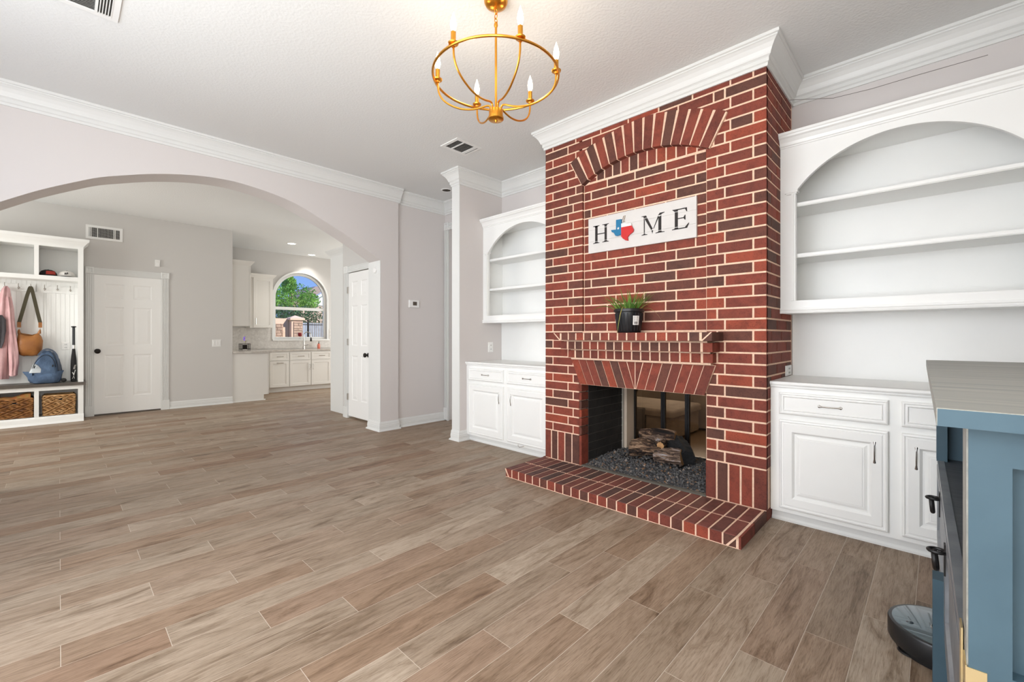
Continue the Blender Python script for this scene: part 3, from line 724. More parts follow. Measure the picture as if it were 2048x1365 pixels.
# firebox lining
fb = MB().box(-2.2, -1.06, 3.10, 3.85, .765, .80).box(-2.2, -1.06, 3.03, 3.86, .0, .06)
fbo = fb.build('firebox', 'dust', fp)
MB().box(-2.20, -2.135, 3.135, 3.69, .06, .765).build('side_lining', simple('sooty_mortar', (84, 80, 76), .9), fbo)
MB().box(-1.125, -1.06, 3.05, 3.69, .06, .765).build('side_lining', bpy.data.materials['sooty_mortar'], fbo)
jj = MB()
for k in range(9):
    z = .10 + .0722 * k
    o_ = .12 if k % 2 else 0
    for y0 in (3.14 + o_ - .12, 3.14 + o_ + .122, 3.14 + o_ + .364):
        a, b = max(3.14, y0), min(3.685, y0 + .236)
        if b - a > .02: jj.box(-2.1355, -2.131, a, b, z, z + .066); jj.box(-1.129, -1.1245, a, b, z, z + .066)
jj.build('firebox_bricks', 'dust', fbo, kind='stuff')
MB().box(-2.15, -2.125, 3.685, 3.72, .07, .77).build('mortar_strip', simple('pale_strip', (206, 202, 194), .7), fbo)
MB().box(-2.15, -2.10, 3.72, 3.855, .06, .79).build('return', 'beige_br', fbo)
MB().box(-1.15, -1.06, 3.70, 3.855, .06, .79).build('return', 'beige_br', fbo)
MB().box(-2.13, -1.12, 3.030, 3.062, .058, .079).build('sill_strip', simple('ash_sill', (96, 92, 84), .8, bscale=80, bstr=.4), fbo)
# glass fire doors on the den side
gd = thing('fireplace_screen', 'black framed smoked glass fire doors at the back of the firebox', 'screen', (-1.6, 3.86, .06))
MB().box(-2.10, -1.15, 3.858, 3.885, .06, .10).box(-2.10, -1.15, 3.858, 3.885, .75, .79).box(-2.10, -2.085, 3.858, 3.885, .06, .79).box(-1.165, -1.15, 3.858, 3.885, .06, .79).build('frame', 'black', gd)
for x in (-1.808, -1.585, -1.36): MB().box(x - .022, x - .002, 3.856, 3.888, .10, .75).box(x + .002, x + .016, 3.856, 3.888, .10, .75).build('stile', 'black', gd)
for a, b in ((-2.085, -1.83), (-1.79, -1.607), (-1.569, -1.382), (-1.344, -1.165)): MB().box(a, b, 3.868, 3.872, .10, .75).build('pane', 'tint', gd)
# lava rock bed
lr = MB(); r2 = random.Random(3)
for i in range(3400):
    x = r2.uniform(-2.125, -1.135); y = r2.uniform(3.065, 3.84); z = .064 + .045 * min(1, (y - 3.05) / .25) * r2.uniform(.6, 1)
    s_ = r2.uniform(.006, .0125); q = []
    for v in ((1, 0, 0), (-.6, .8, 0), (-.6, -.8, 0), (0, 0, 1), (.1, .1, -.9)):
        q.append((x + v[0] * s_ * r2.uniform(.7, 1.3), y + v[1] * s_ * r2.uniform(.7, 1.3), z + v[2] * s_ * r2.uniform(.6, 1.1)))
    lr.add(q, [(0, 1, 3), (1, 2, 3), (2, 0, 3), (1, 0, 4), (2, 1, 4), (0, 2, 4)], r2.random())
gx = 40; vs = []; fs = []
for i in range(gx + 1):
    for j in range(20):
        y = 3.062 + .778 * j / 19; vs.append((-2.13 + 1.0 * i / gx, y, .060 + .036 * min(1, (y - 3.05) / .25) + r2.uniform(-.003, .003)))
for i in range(gx):
    for j in range(19): fs.append((i * 20 + j, i * 20 + 20 + j, i * 20 + 21 + j, i * 20 + j + 1))
lr.add(vs, fs, .1)
tag(lr.build('lava_rock', 'rock', None, kind='stuff'), 'bed of grey lava rock granules on the firebox floor', 'lava rock')
# gas logs
def mklog(name, label, p0, p1, r0, r1, mat, bend=.02, seed=1, endmat='log_end'):
    rr = random.Random(seed); P0, P1 = Vector(p0), Vector(p1); n = 14; rings = []
    t = (P1 - P0).normalized(); x = t.cross(Vector((0, 0, 1))).normalized(); y = x.cross(t); ph = [rr.uniform(0, 6.3) for _ in range(6)]
    for i in range(n + 1):
        f = i / n; c = P0.lerp(P1, f) + y * bend * sin(pi * f) + x * bend * .5 * sin(2 * pi * f + ph[0]); r = r0 + (r1 - r0) * f; r *= 1 + .06 * sin(5 * f + ph[1])
        ring = []
        for j in range(26):
            a = 2 * pi * j / 26; q = r * (1 + .10 * (1 if j % 3 == 0 else -.5) + .05 * sin(3 * a + ph[2] + 4 * f) + .04 * rr.uniform(-1, 1))
            ring.append(tuple(c + x * q * cos(a) + y * q * sin(a)))
        rings.append(ring)
    root = thing(name, label, 'log', p0, 'ceramic logs stacked in the firebox')
    MB().loft(rings, False).build('bark', mat, root, True)
    for rg in (rings[0], rings[-1]):
        c = tuple(sum(p[k] for p in rg) / len(rg) for k in range(3))
        MB().add(rg + [c], [(j, (j + 1) % 26, 26) for j in range(26)]).build('cut_end', endmat, root)
    return root
mklog('fireplace_log', 'front left bark log low on the grate with curved cut end', (-1.925, 3.50, .175), (-1.665, 3.53, .165), .070, .060, 'log', .03, 1, 'log')
mklog('fireplace_log', 'front right log with pale blue ash and orange cut end at its right', (-1.70, 3.47, .145), (-1.478, 3.50, .170), .045, .066, 'log_ash', .012, 2)
mklog('fireplace_log', 'long dark streaked log lying across the top of the stack', (-1.90, 3.60, .285), (-1.60, 3.66, .290), .040, .050, 'log', .012, 3)
mklog('fireplace_log', 'small stub with round tan cut end pointing forward', (-1.665, 3.50, .235), (-1.70, 3.66, .245), .028, .030, 'log', 0, 4)
mklog('fireplace_log', 'charred black log at the right rear of the stack', (-1.62, 3.70, .23), (-1.46, 3.52, .15), .085, .080, 'log_black', .0, 5, 'log_black')
mklog('fireplace_log', 'slanting split log in the middle of the stack', (-1.84, 3.52, .235), (-1.68, 3.63, .275), .034, .036, 'log_ash', .0, 6)
g_ = thing('fire_grate', 'black iron grate bar under the gas logs', 'grate', (-1.7, 3.5, .10))
gm = MB().tube([(-1.95, 3.42, .105), (-1.46, 3.42, .105)], .007, 6).tube([(-1.95, 3.70, .105), (-1.46, 3.70, .105)], .007, 6)
for i in range(6):
    x = -1.94 + .095 * i; gm.tube([(x, 3.72, .108), (x, 3.41, .108), (x, 3.395, .125)], .006, 6)
gm.build('bars', 'black', g_)
for x in (-1.94, -1.47): MB().tube([(x, 3.43, .105), (x, 3.43, .08)], .006, 6).build('leg', 'black', g_)

# ---- brick hearth
he = thing('hearth', 'low raised brick hearth of two rowlock rows in front of the firebox', 'hearth', (-1.655, 2.79, 0))
HX0, HX1, HZ1 = -2.545, -.756, .070
MB().box(HX0 + .004, HX1 - .004, 2.549, 3.172, 0, HZ1 - .004).build('mortar_core', 'mortar', he)
def capbrick(key, w_, d, h):
    c = .004; mb = MB(); a, b = w_ / 2, d / 2
    mb.add([(-a, -b, 0), (a, -b, 0), (a, b, 0), (-a, b, 0), (-a, -b, h - c), (a, -b, h - c), (a, b, h - c), (-a, b, h - c), (-a + c, -b + c, h), (a - c, -b + c, h), (a - c, b - c, h), (-a + c, b - c, h)],
           [(0, 1, 2, 3)] + [(i, (i + 1) % 4, 4 + (i + 1) % 4, 4 + i) for i in range(4)] + [(4 + i, 4 + (i + 1) % 4, 8 + (i + 1) % 4, 8 + i) for i in range(4)] + [(8, 9, 10, 11)])
    return mb
NB = 24; pw = (HX1 - .022 - HX0) / NB; ho = ORG[he.name]
ref = None
for row, (y0, y1) in enumerate(((2.545, 2.783), (2.791, 3.028))):
    for i in range(NB):
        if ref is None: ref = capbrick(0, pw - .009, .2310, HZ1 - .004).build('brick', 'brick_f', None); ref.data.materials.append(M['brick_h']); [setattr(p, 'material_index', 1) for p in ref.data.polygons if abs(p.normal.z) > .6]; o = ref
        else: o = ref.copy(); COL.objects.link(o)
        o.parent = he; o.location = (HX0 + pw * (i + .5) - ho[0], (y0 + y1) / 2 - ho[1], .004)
for a, b in ((2.545, 2.79), (2.797, 3.04), (3.047, 3.172)): MB().box(HX1 - .012, HX1, a, b, .004, HZ1 - .001).build('brick', 'brick', he)
MB().prism([(HX1 - .012, .070), (HX1 - .024, .070), (HX1 - .080, .004), (HX1 - .066, .004)], I3, 2.5425, 2.55).prism([(HX0, .066), (HX0 + .008, .066), (HX0 + .045, .004), (HX0 + .036, .004)], I3, 2.5425, 2.55).build('mortar_mitre', 'mortar', he)
MB().box(HX0, HX0 + .06, 3.031, 3.17, .004, HZ1).build('brick', 'brick', he)

# ================================================================== BUILT-IN CABINETS
def pull(fr, u, w_, L, vert, parent, mat='nickel', name='handle', r=.0045, out=.024):
    pts = []; rr = []
    for i in range(15):
        t = i / 14; s_ = (t - .5) * L
        n_ = .004 + out * (sin(pi * t) ** .55)
        dz = 0
        pts.append(fr(u + (0 if vert else s_), w_ + (s_ if vert else dz), n_)); e = abs(t - .5) * 2
        rr.append(r * (.75 + 1.35 * math.exp(-((e - .86) / .13) ** 2)))
    return MB().tube(pts, rr, 8).build(name, mat, parent, True)
DOORST = [(0, 0), (0, .012), (.004, .018), (.012, .020), (.016, .016), (.024, .016), (.027, .020), (.070, .020), (.076, .014), (.082, .006), (.090, .006), (.104, .013), (.110, .013), (.112, .015)]
DRAWST = [(0, 0), (0, .012), (.004, .018), (.011, .020), (.015, .016), (.022, .016), (.025, .020), (.030, .014), (.036, .014)]
def base_cabinet(x0, x1, yf, label, skip_right=False):
    t = thing('base_cabinet', label, 'cabinet', ((x0 + x1) / 2, yf + .28, 0))
    fr = FR((0, yf + .022, 0), (1, 0, 0), (0, -1, 0)); xc = (x0 + x1) / 2
    MB().box(x0 + .002, x1 - .002, yf + .022, 3.698, .066, .835).build('body', 'cab', t)
    MB().box(x0 + .002, x1 - .002, yf + .060, 3.6, 0, .066).sweep([(x1 - .002, yf + .060), (x0 + .002, yf + .060)], [(0, 0), (.012, 0), (.012, .012), (.004, .024), (.004, .05), (0, .066)]).build('toe_base', 'trim', t)
    ct = MB().sweep([(x1 - .002, yf + .022), (x0 + .002, yf + .022)], [(-.03, .832), (.006, .832), (.010, .838), (.010, .846), (.018, .848), (.022, .856), (.022, .866), (.018, .870), (-.03, .870)])
    ct.box(x0 + .002, x1 - .002, yf + .04, 3.698, .835, .870).build('countertop', 'cab', t)
    MB().box(x0 + .002, x1 - .002, 3.690, 3.698, .870, 1.303).build('back_board', 'cab', t)
    h = (x1 - x0) / 2
    for i, (a, b) in enumerate(((x0 + .050, xc - .026), (xc + .026, x1 - .050))):
        d = MB().rings(fr, a, b, .672, .806, DRAWST).build('drawer', 'cab', t)
        pull(fr, (a + b) / 2, .738, .118, False, d)
        d = MB().rings(fr, a, b, .092, .638, DOORST).build('door', 'cab', t)
        pull(fr, b - .058 if i == 0 else a + .058, .515, .125, True, d)
    return t
base_cabinet(-3.755, -2.52, 3.128, 'white two-door base cabinet in the left alcove, left of the fireplace')
cr = base_cabinet(-.755, .43, 3.093, 'white two-door base cabinet in the right alcove, behind the blue sideboard')
# small loop catch at the foot of the left cabinet
ca = thing('cabinet_catch', 'tiny metal pull at the foot of the left base cabinet', 'pull', (-2.90, 3.13, .082))
MB().tube([(-2.945, 3.125, .088), (-2.93, 3.108, .082), (-2.905, 3.098, .076), (-2.88, 3.108, .082), (-2.865, 3.125, .088)], .003, 6).build('loop', 'nickel', ca)

def arch_unit(x0, x1, yf, label):
    t = thing('arched_shelf_unit', label, 'shelf unit', ((x0 + x1) / 2, yf + .17, 1.303))
    xc = (x0 + x1) / 2; o0, o1 = x0 + .092, x1 - .092; a = (o1 - o0) / 2; rise = .250; Rr = (a * a + rise * rise) / (2 * rise); zs = 2.098
    arc = lambda u: zs + rise - Rr + math.sqrt(max(0, Rr * Rr - (u - xc) ** 2))
    f = MB().box(x0 + .002, o0, yf, yf + .02, 1.303, 2.47).box(o1, x1 - .002, yf, yf + .02, 1.303, 2.47)
    f.strip(frange(o0, o1, 30), arc, lambda u: 2.40, I3, yf, yf + .02)
    f.box(o0, o1, yf, yf + .02, 1.303, 1.383).build('face_frame', 'cab', t)
    MB().box(x0 + .002, x0 + .02, yf + .02, 3.698, 1.303, 2.40).box(x1 - .02, x1 - .002, yf + .02, 3.698, 1.303, 2.40).box(x0 + .02, x1 - .02, yf + .02, 3.698, 2.365, 2.385).box(x0 + .02, x1 - .02, yf + .02, 3.698, 1.303, 1.375).build('carcass', 'cab', t)
    MB().box(x0 + .02, x1 - .02, 3.692, 3.698, 1.375, 2.365).build('back_panel', 'cab', t)
    MB().sweep([(x1 - .002, yf), (x0 + .002, yf)], [(0, 2.392), (.006, 2.394), (.006, 2.402), (.012, 2.406), (.018, 2.425), (.032, 2.445), (.046, 2.452), (.050, 2.462), (.056, 2.466), (.056, 2.482), (-.04, 2.482), (-.04, 2.392)]).build('cornice', 'cab', t)
    MB().sweep([(x1 - .002, yf), (x0 + .002, yf)], [(-.005, 1.300), (.010, 1.300), (.012, 1.308), (.008, 1.318), (.012, 1.322), (.012, 1.334), (-.005, 1.336)]).build('bottom_moulding', 'cab', t)
    for xi, sg in ((o0, -1), (o1, 1)):
        MB().box(*sorted((xi + sg * .026, xi + sg * .002)), yf - .012, yf, 1.383, 2.088).box(*sorted((xi + sg * .018, xi + sg * .010)), yf - .018, yf - .012, 1.383, 2.088).build('pilaster', 'cab', t)
        MB().box(*sorted((xi + sg * .060, xi - sg * .012)), yf - .022, yf + .03, 2.088, 2.104).box(*sorted((xi + sg * .052, xi - sg * .006)), yf - .016, yf + .02, 2.080, 2.088).build('capital', 'cab', t)
    edge = MB(); uu = frange(o0, o1, 30)
    for p, q in zip(uu[:-1], uu[1:]): edge.prism([(p, arc(p)), (q, arc(q)), (q, arc(q) + .012), (p, arc(p) + .012)], I3, yf - .006, yf)
    edge.build('arch_bead', 'cab', t)
    for z in (1.667, 2.003):
        MB().box(x0 + .02, x1 - .02, yf + .035, 3.692, z, z + .026).box(x0 + .02, x1 - .02, yf + .028, yf + .035, z + .004, z + .022).build('shelf', 'cab', t)
    return t
arch_unit(-3.755, -2.52, 3.395, 'white arched shelf unit with two empty shelves, left of the fireplace')
arch_unit(-.755, .43, 3.350, 'white arched shelf unit with two empty shelves, right of the fireplace')

def plate(name, label, cat, fr, u0, u1, w0, w1, kind, group=None):
    o = fr((u0 + u1) / 2, w0, 0); t = thing(name, label, cat, o, group)
    MB().rings(fr, u0, u1, w0, w1, [(0, 0), (0, .003), (.003, .006), (.006, .006)]).build('cover_plate', 'plate', t)
    if kind == 'outlet':
        uc = (u0 + u1) / 2; h = w1 - w0; s_ = (u1 - u0) * .24
        for zc in (w0 + h * .30, w0 + h * .70):
            MB().fbox(fr, uc - s_, uc + s_, zc - h * .12, zc + h * .12, .006, .008).build('receptacle', 'plate', t)
            MB().fbox(fr, uc - s_ * .45, uc - s_ * .25, zc - .006, zc + .006, .008, .0086).fbox(fr, uc + s_ * .25, uc + s_ * .45, zc - .006, zc + .006, .008, .0086).build('slot', 'dark', t)
    if kind == 'switch':
        nn = max(1, round((u1 - u0) / .045)); du = (u1 - u0) / nn
        for i in range(nn): MB().fbox(fr, u0 + du * (i + .3), u0 + du * (i + .7), w0 + .028, w1 - .028, .006, .011).build('rocker', 'plate', t)
    return t
stubf = FR((-3.755, 0, 0), (0, 1, 0), (1, 0, 0))
plate('power_outlet', 'white outlet on the wall above the left alcove cabinet', 'outlet', stubf, 3.475, 3.553, .965, 1.080, 'outlet')
plate('power_outlet', 'white outlet at the brick chimney flank above the right cabinet', 'outlet', FR((-.755, 0, 0), (0, 1, 0), (1, 0, 0)), 3.49, 3.655, .874, .945, 'outlet')
plate('light_switch', 'white triple light switch right of the foyer door', 'switch', FR((-8.72, 0, 0), (0, 1, 0), (1, 0, 0)), 1.785, 1.912, .974, 1.093, 'switch')
# thin cable lying along the alcove crown
MB_c = MB().tube([(-.74, 3.55, 2.80), (-.5, 3.60, 2.742), (-.30, 3.62, 2.735), (-.1, 3.6, 2.725), (.2, 3.56, 2.70)], .0018, 5)
tag(MB_c.build('loose_cable', 'wire', None), 'thin loose cable hanging under the crown over the right alcove', 'cable')

# ================================================================== SIGN
SY = 3.032
sg = thing('home_sign', 'white plank sign reading HOME with a painted state-shaped O, hung on the brick', 'sign', (-1.62, SY, 1.829))
for z0, z1 in ((1.829, 1.9225), (1.9235, 2.0165), (2.0175, 2.111)): MB().box(-2.062, -1.183, SY, SY + .018, z0, z1).build('board', 'white_sign', sg)
MB().box(-2.0, -1.95, SY + .018, 3.05, 1.85, 2.09).box(-1.30, -1.25, SY + .018, 3.05, 1.85, 2.09).build('batten', 'wood_edge', sg)
SF = FR((0, SY, 0), (1, 0, 0), (0, -1, 0))
def letter(polys, name='letter', mat='ink'):
    mb = MB()
    for p in polys: mb.prism(p, SF, .0, .002)
    return mb.build(name, mat, sg)
def serif(x0, x1, z, up, s0, s1):   # bracketed slab serif with stem s0..s1
    d = 1 if up else -1
    return [(x0, z), (x1, z), (x1, z + d * .004), (s1 + .003, z + d * .007), (s1, z + d * .014), (s0, z + d * .014), (s0 - .003, z + d * .007), (x0, z + d * .004)]
letter([serif(-2.016, -1.957, 1.903, True, -1.996, -1.974), [(-1.996, 1.920), (-1.974, 1.920), (-1.974, 2.046), (-1.996, 2.046)], serif(-2.016, -1.957, 2.046, False, -1.996, -1.974),
        serif(-1.929, -1.870, 1.903, True, -1.908, -1.888), [(-1.908, 1.920), (-1.888, 1.920), (-1.888, 2.020), (-1.908, 2.020)], [(-1.908, 2.024), (-1.888, 2.024), (-1.888, 2.032), (-1.908, 2.032)], serif(-1.929, -1.870, 2.046, False, -1.908, -1.888),
        [(-1.974, 1.972), (-1.908, 1.972), (-1.908, 1.979), (-1.974, 1.979)]])
letter([serif(-1.588, -1.543, 1.902, True, -1.570, -1.562), [(-1.570, 1.919), (-1.563, 1.919), (-1.563, 2.012), (-1.570, 2.030)], [(-1.588, 2.046), (-1.552, 2.046), (-1.545, 2.030), (-1.570, 2.030), (-1.575, 2.041), (-1.588, 2.042)],
        [(-1.566, 2.026), (-1.543, 2.026), (-1.500, 1.940), (-1.512, 1.932)], [(-1.510, 1.928), (-1.497, 1.928), (-1.502, 1.904)], [(-1.496, 1.938), (-1.490, 1.942), (-1.452, 2.020), (-1.459, 2.026)],
        [(-1.459, 2.030), (-1.433, 2.030), (-1.433, 2.035), (-1.409, 2.043), (-1.409, 2.046), (-1.445, 2.046)], [(-1.456, 1.920), (-1.434, 1.920), (-1.434, 2.025), (-1.456, 2.018)], serif(-1.478, -1.409, 1.902, True, -1.456, -1.434)])
letter([serif(-1.354, -1.30, 1.903, True, -1.334, -1.312), [(-1.334, 1.921), (-1.312, 1.921), (-1.312, 2.026), (-1.334, 2.026)], [(-1.354, 2.046), (-1.334, 2.030), (-1.312, 2.030), (-1.312, 2.039), (-1.262, 2.039), (-1.250, 2.018), (-1.246, 2.018), (-1.248, 2.046)],
        [(-1.312, 1.975), (-1.272, 1.975), (-1.262, 1.962), (-1.258, 1.962), (-1.258, 1.996), (-1.262, 1.996), (-1.272, 1.981), (-1.312, 1.981)], [(-1.334, 1.903), (-1.246, 1.903), (-1.232, 1.936), (-1.237, 1.936), (-1.262, 1.910), (-1.312, 1.910)]])
TB = [(-1.796, 2.056), (-1.751, 2.054), (-1.751, 1.918), (-1.756, 1.942), (-1.764, 1.933), (-1.788, 1.930), (-1.801, 1.934), (-1.815, 1.958), (-1.834, 1.968), (-1.840, 1.984), (-1.796, 1.981)]
TW = [(-1.751, 2.021), (-1.720, 2.018), (-1.700, 2.012), (-1.668, 2.009), (-1.664, 1.990), (-1.751, 1.990)]
TR = [(-1.751, 1.990), (-1.664, 1.990), (-1.661, 1.982), (-1.648, 1.957), (-1.652, 1.941), (-1.683, 1.923), (-1.698, 1.906), (-1.695, 1.880), (-1.714, 1.885), (-1.738, 1.903), (-1.751, 1.920)]
SO = FR((0, SY - .004, 0), (1, 0, 0), (0, -1, 0))
om = MB().prism(TB, SO, 0, .012).build('state_ornament', 'flag_blue', sg)
MB().prism(TW, SO, 0, .012).build('white_band', 'flag_white', om); MB().prism(TR, SO, 0, .012).build('red_band', 'flag_red', om)
star = [(-1.776 + (.0125 if i % 2 == 0 else .005) * sin(pi * i / 5), 1.987 + (.0125 if i % 2 == 0 else .005) * cos(pi * i / 5)) for i in range(10)]
MB().prism(star, SO, .012, .0132).build('star', 'flag_white', om)
MB().tube([(-1.745, SY - .004, 2.05), (-1.737, SY - .006, 2.075), (-1.722, SY - .006, 2.078), (-1.728, SY - .004, 2.06), (-1.742, SY - .005, 2.03), (-1.725, SY - .006, 2.035)], .0022, 5).build('twine', 'branch', sg)

# ================================================================== POTTED PLANT
pp = thing('potted_plant', 'grassy green plant in a black nursery pot with a white label, on the brick mantel', 'plant', (-1.64, 2.935, 1.176))
cx, cy = -1.640, 2.935
MB().lathe([(.080, 1.176), (.084, 1.18), (.098, 1.325), (.108, 1.328), (.110, 1.335), (.108, 1.350), (.102, 1.352), (.100, 1.342), (.096, 1.335)], (cx, cy, 0), 40, cap=False).build('pot', 'pot', pp, True)
rb = MB()
for i in range(22):
    a = 2 * pi * i / 22; rb.tube([(cx + .083 * cos(a), cy + .083 * sin(a), 1.19), (cx + .099 * cos(a), cy + .099 * sin(a), 1.318)], .0032, 5)
rb.build('rib', 'pot', pp, kind='stuff')
MB().lathe([(.001, 1.330), (.097, 1.332)], (cx, cy, 0), 24, cap=False).lathe([(.001, 1.177), (.080, 1.177)], (cx, cy, 0), 24, cap=False).build('soil', 'soil', pp)
lb = MB(); A0, A1 = R(-44), R(-15)
def lp(a, z, e): r = .084 + (z - 1.18) / .145 * .014 + .0050 + e; return (cx + r * cos(a), cy + r * sin(a), z)
for i in range(6):
    a, b = A0 + (A1 - A0) * i / 6, A0 + (A1 - A0) * (i + 1) / 6
    lb.add([lp(a, 1.232, 0), lp(b, 1.232, 0), lp(b, 1.298, 0), lp(a, 1.298, 0)], [(0, 1, 2, 3)])
lbo = lb.build('label_sticker', 'stick', pp)
bc = MB()
for i in range(9):
    a = A0 + .10 + i * .034; b = a + (.02 if i % 3 else .012); bc.add([lp(a, 1.238, .0006), lp(b, 1.238, .0006), lp(b, 1.256, .0006), lp(a, 1.256, .0006)], [(0, 1, 2, 3)])
for z in (1.264, 1.272, 1.282, 1.290): bc.add([lp(A0 + .1, z, .0006), lp(A0 + .38, z, .0006), lp(A0 + .38, z + .003, .0006), lp(A0 + .1, z + .003, .0006)], [(0, 1, 2, 3)])
bc.build('barcode', 'ink', lbo)
def blade(mb, b, d, L, arch, wd, sag):
    pts = []; d = Vector(d).normalized(); hor = Vector((d.x, d.y, 0)); hor = hor.normalized() if hor.length > .01 else Vector((1, 0, 0)); sd = Vector((-hor.y, hor.x, 0)); k = 8
    vs = []
    for i in range(k + 1):
        t = i / k; p = Vector(b) + d * (L * t) + hor * (arch * t * t) + Vector((0, 0, -sag * t * t * t)); w_ = wd * (1 - t) ** .6 + .0004
        vs += [p - sd * w_, p + Vector((0, 0, -w_ * .7)), p + sd * w_]
    fs = []
    for i in range(k): a = 3 * i; fs += [(a, a + 1, a + 4, a + 3), (a + 1, a + 2, a + 5, a + 4)]
    mb.add(vs, fs)
bl_ = MB(); r3 = random.Random(5)
for i in range(120):
    a = r3.uniform(0, 2 * pi); r_ = r3.uniform(0, .08); tl_ = r3.uniform(.05, .75) + r_ * 4
    L = r3.uniform(.08, .19); blade(bl_, (cx + r_ * cos(a), cy + r_ * sin(a), 1.332), (cos(a) * tl_, sin(a) * tl_, 1), L, r3.uniform(0, .05), r3.uniform(.0025, .0048), r3.uniform(0, .05))
bl_.build('leaves', 'blade', pp, kind='stuff')
for a, L, ar_, sg_ in ((R(-75), .17, .11, .30), (R(200), .17, .08, .12), (R(-10), .16, .09, .06), (R(20), .14, .08, .25), (R(-140), .15, .07, .09)):
    m_ = MB(); blade(m_, (cx + .085 * cos(a), cy + .085 * sin(a), 1.335), (cos(a) * .8, sin(a) * .8, .7), L, ar_, .0045, sg_); m_.build('drooping_leaf', 'blade_dry' if a > R(-80) and a < R(25) else 'blade', pp)

# ================================================================== CHANDELIER
CX, CY = -1.712, 1.642
chd = thing('chandelier', 'brushed gold ring chandelier with six lit candle bulbs', 'chandelier', (CX, CY, 2.97))
ZR, RR_ = 2.545, .336
MB().lathe([(.062, 2.97), (.064, 2.955), (.055, 2.938), (.035, 2.928), (.012, 2.922)], (CX, CY, 0), 28).build('canopy', 'gold', chd, True)
ch = MB()
for i in range(3):
    z = 2.905 - .026 * i
    ring_ = [((.0095 * cos(t)) if i % 2 else 0, 0 if i % 2 else (.0095 * cos(t)), .016 * sin(t)) for t in [2 * pi * k / 12 for k in range(12)]]
    ch.tube([(CX + p[0], CY + p[1], z + p[2]) for p in ring_], .0024, 6, closed=True)
ch.build('chain', 'gold', chd, True)
MB().tube([(CX, CY, 2.835), (CX, CY, 2.37)], .0065, 10).lathe([(.004, 2.848), (.010, 2.838), (.011, 2.828), (.007, 2.818)], (CX, CY, 0), 12).build('stem', 'gold', chd, True)
MB().lathe([(.012, 2.375), (.036, 2.372), (.038, 2.366), (.038, 2.332), (.042, 2.330), (.042, 2.322), (.038, 2.318), (.008, 2.316), (.006, 2.306)], (CX, CY, 0), 28).build('hub', 'gold', chd, True)
MB().tube([(CX + RR_ * cos(2 * pi * i / 72), CY + RR_ * sin(2 * pi * i / 72), ZR) for i in range(72)], .0068, 8, closed=True).build('ring', 'gold', chd, True)
def ccurve(P_, n):
    return smooth_curve3(P_, n)
def smooth_curve3(pts, n):
    o = []; Q = [pts[0]] + pts + [pts[-1]]
    for i in range(1, len(Q) - 2):
        for k in range(n):
            t = k / n; a, b, c, d = Q[i - 1], Q[i], Q[i + 1], Q[i + 2]
            o.append(tuple(.5 * ((2 * b[j]) + (-a[j] + c[j]) * t + (2 * a[j] - 5 * b[j] + 4 * c[j] - d[j]) * t * t + (-a[j] + 3 * b[j] - 3 * c[j] + d[j]) * t ** 3) for j in range(len(b))))
    o.append(pts[-1]); return o
for i in range(6):
    a = R(37 + 60 * i); e = (cos(a), sin(a))
    prof = [(.028, 2.366), (.032, 2.392), (.050, 2.398), (.09, 2.388), (.14, 2.384), (.20, 2.393), (.26, 2.420), (.300, 2.455), (.320, 2.50), (.323, 2.560)]
    pr_ = smooth_curve(prof, 5)
    MB().tube([(CX + r * e[0], CY + r * e[1], z) for r, z in pr_], .0052, 8).build('arm', 'gold', chd, True)
    x, y = CX + .324 * e[0], CY + .324 * e[1]
    MB().lathe([(.004, 2.540), (.010, 2.543), (.012, 2.552), (.024, 2.556), (.026, 2.562), (.021, 2.566), (.012, 2.568)], (x, y, 0), 18).build('bobeche', 'gold', chd, True)
    MB().lathe([(.012, 2.566), (.0125, 2.615), (.009, 2.618)], (x, y, 0), 14).build('candle_sleeve', 'gold', chd, True)
    MB().lathe([(.007, 2.616), (.013, 2.632), (.0155, 2.652), (.012, 2.676), (.005, 2.698), (.001, 2.712)], (x, y, 0), 14).build('bulb', 'bulb', chd, True)
    point('candle_light', (x, y, 2.735), .32, .02, (1, .84, .64))

# ================================================================== CEILING FITTINGS
def ceil_vent(name, label, x0, x1, y0, y1, split, vert=False):
    t = thing(name, label, 'vent', ((x0 + x1) / 2, (y0 + y1) / 2, CEIL))
    z = CEIL
    MB().box(x0, x1, y0, y0 + .032, z - .008, z - .0005).box(x0, x1, y1 - .032, y1, z - .008, z - .0005).box(x0, x0 + .032, y0 + .032, y1 - .032, z - .008, z - .0005).box(x1 - .032, x1, y0 + .032, y1 - .032, z - .008, z - .0005).build('frame', 'plate', t)
    MB().box(x0 + .03, x1 - .03, y0 + .03, y1 - .03, z - .002, z - .0008).build('duct', 'duct', t)
    for s_ in split: MB().box(x0 + .03, x1 - .03, s_ - .006, s_ + .006, z - .009, z - .002).build('divider', 'plate', t)
    return t
v1 = ceil_vent('ceiling_vent', 'small white ceiling vent between the chandelier and the left shelf unit', -3.405, -3.152, 2.532, 2.838, (2.64, 2.775))
for i in range(16):
    x = -3.370 + .0145 * i; MB().add([(x + .004, 2.565, 2.964), (x, 2.565, 2.9685), (x, 2.770, 2.9685), (x + .004, 2.770, 2.964)], [(0, 1, 2, 3)]).build('louvre', 'plate', v1)
for i in range(4):
    y = 2.785 + .007 * i; MB().box(-3.372, -3.184, y, y + .004, 2.962, 2.9685).build('louvre', 'plate', v1)
v2 = ceil_vent('ceiling_vent', 'white ceiling vent at the upper left corner of the photo', -3.405, -3.10, -.17, .237, (-.03, .143))
for i in range(5):
    y = .155 + .012 * i; MB().box(-3.372, -3.133, y, y + .004, 2.960, 2.9685).build('louvre', 'plate', v2)
for i in range(15):
    x = -3.368 + .0155 * i; MB().add([(x + .005, -.02, 2.963), (x, -.02, 2.9685), (x, .137, 2.9685), (x + .005, .137, 2.963)], [(0, 1, 2, 3)]).build('louvre', 'plate', v2)
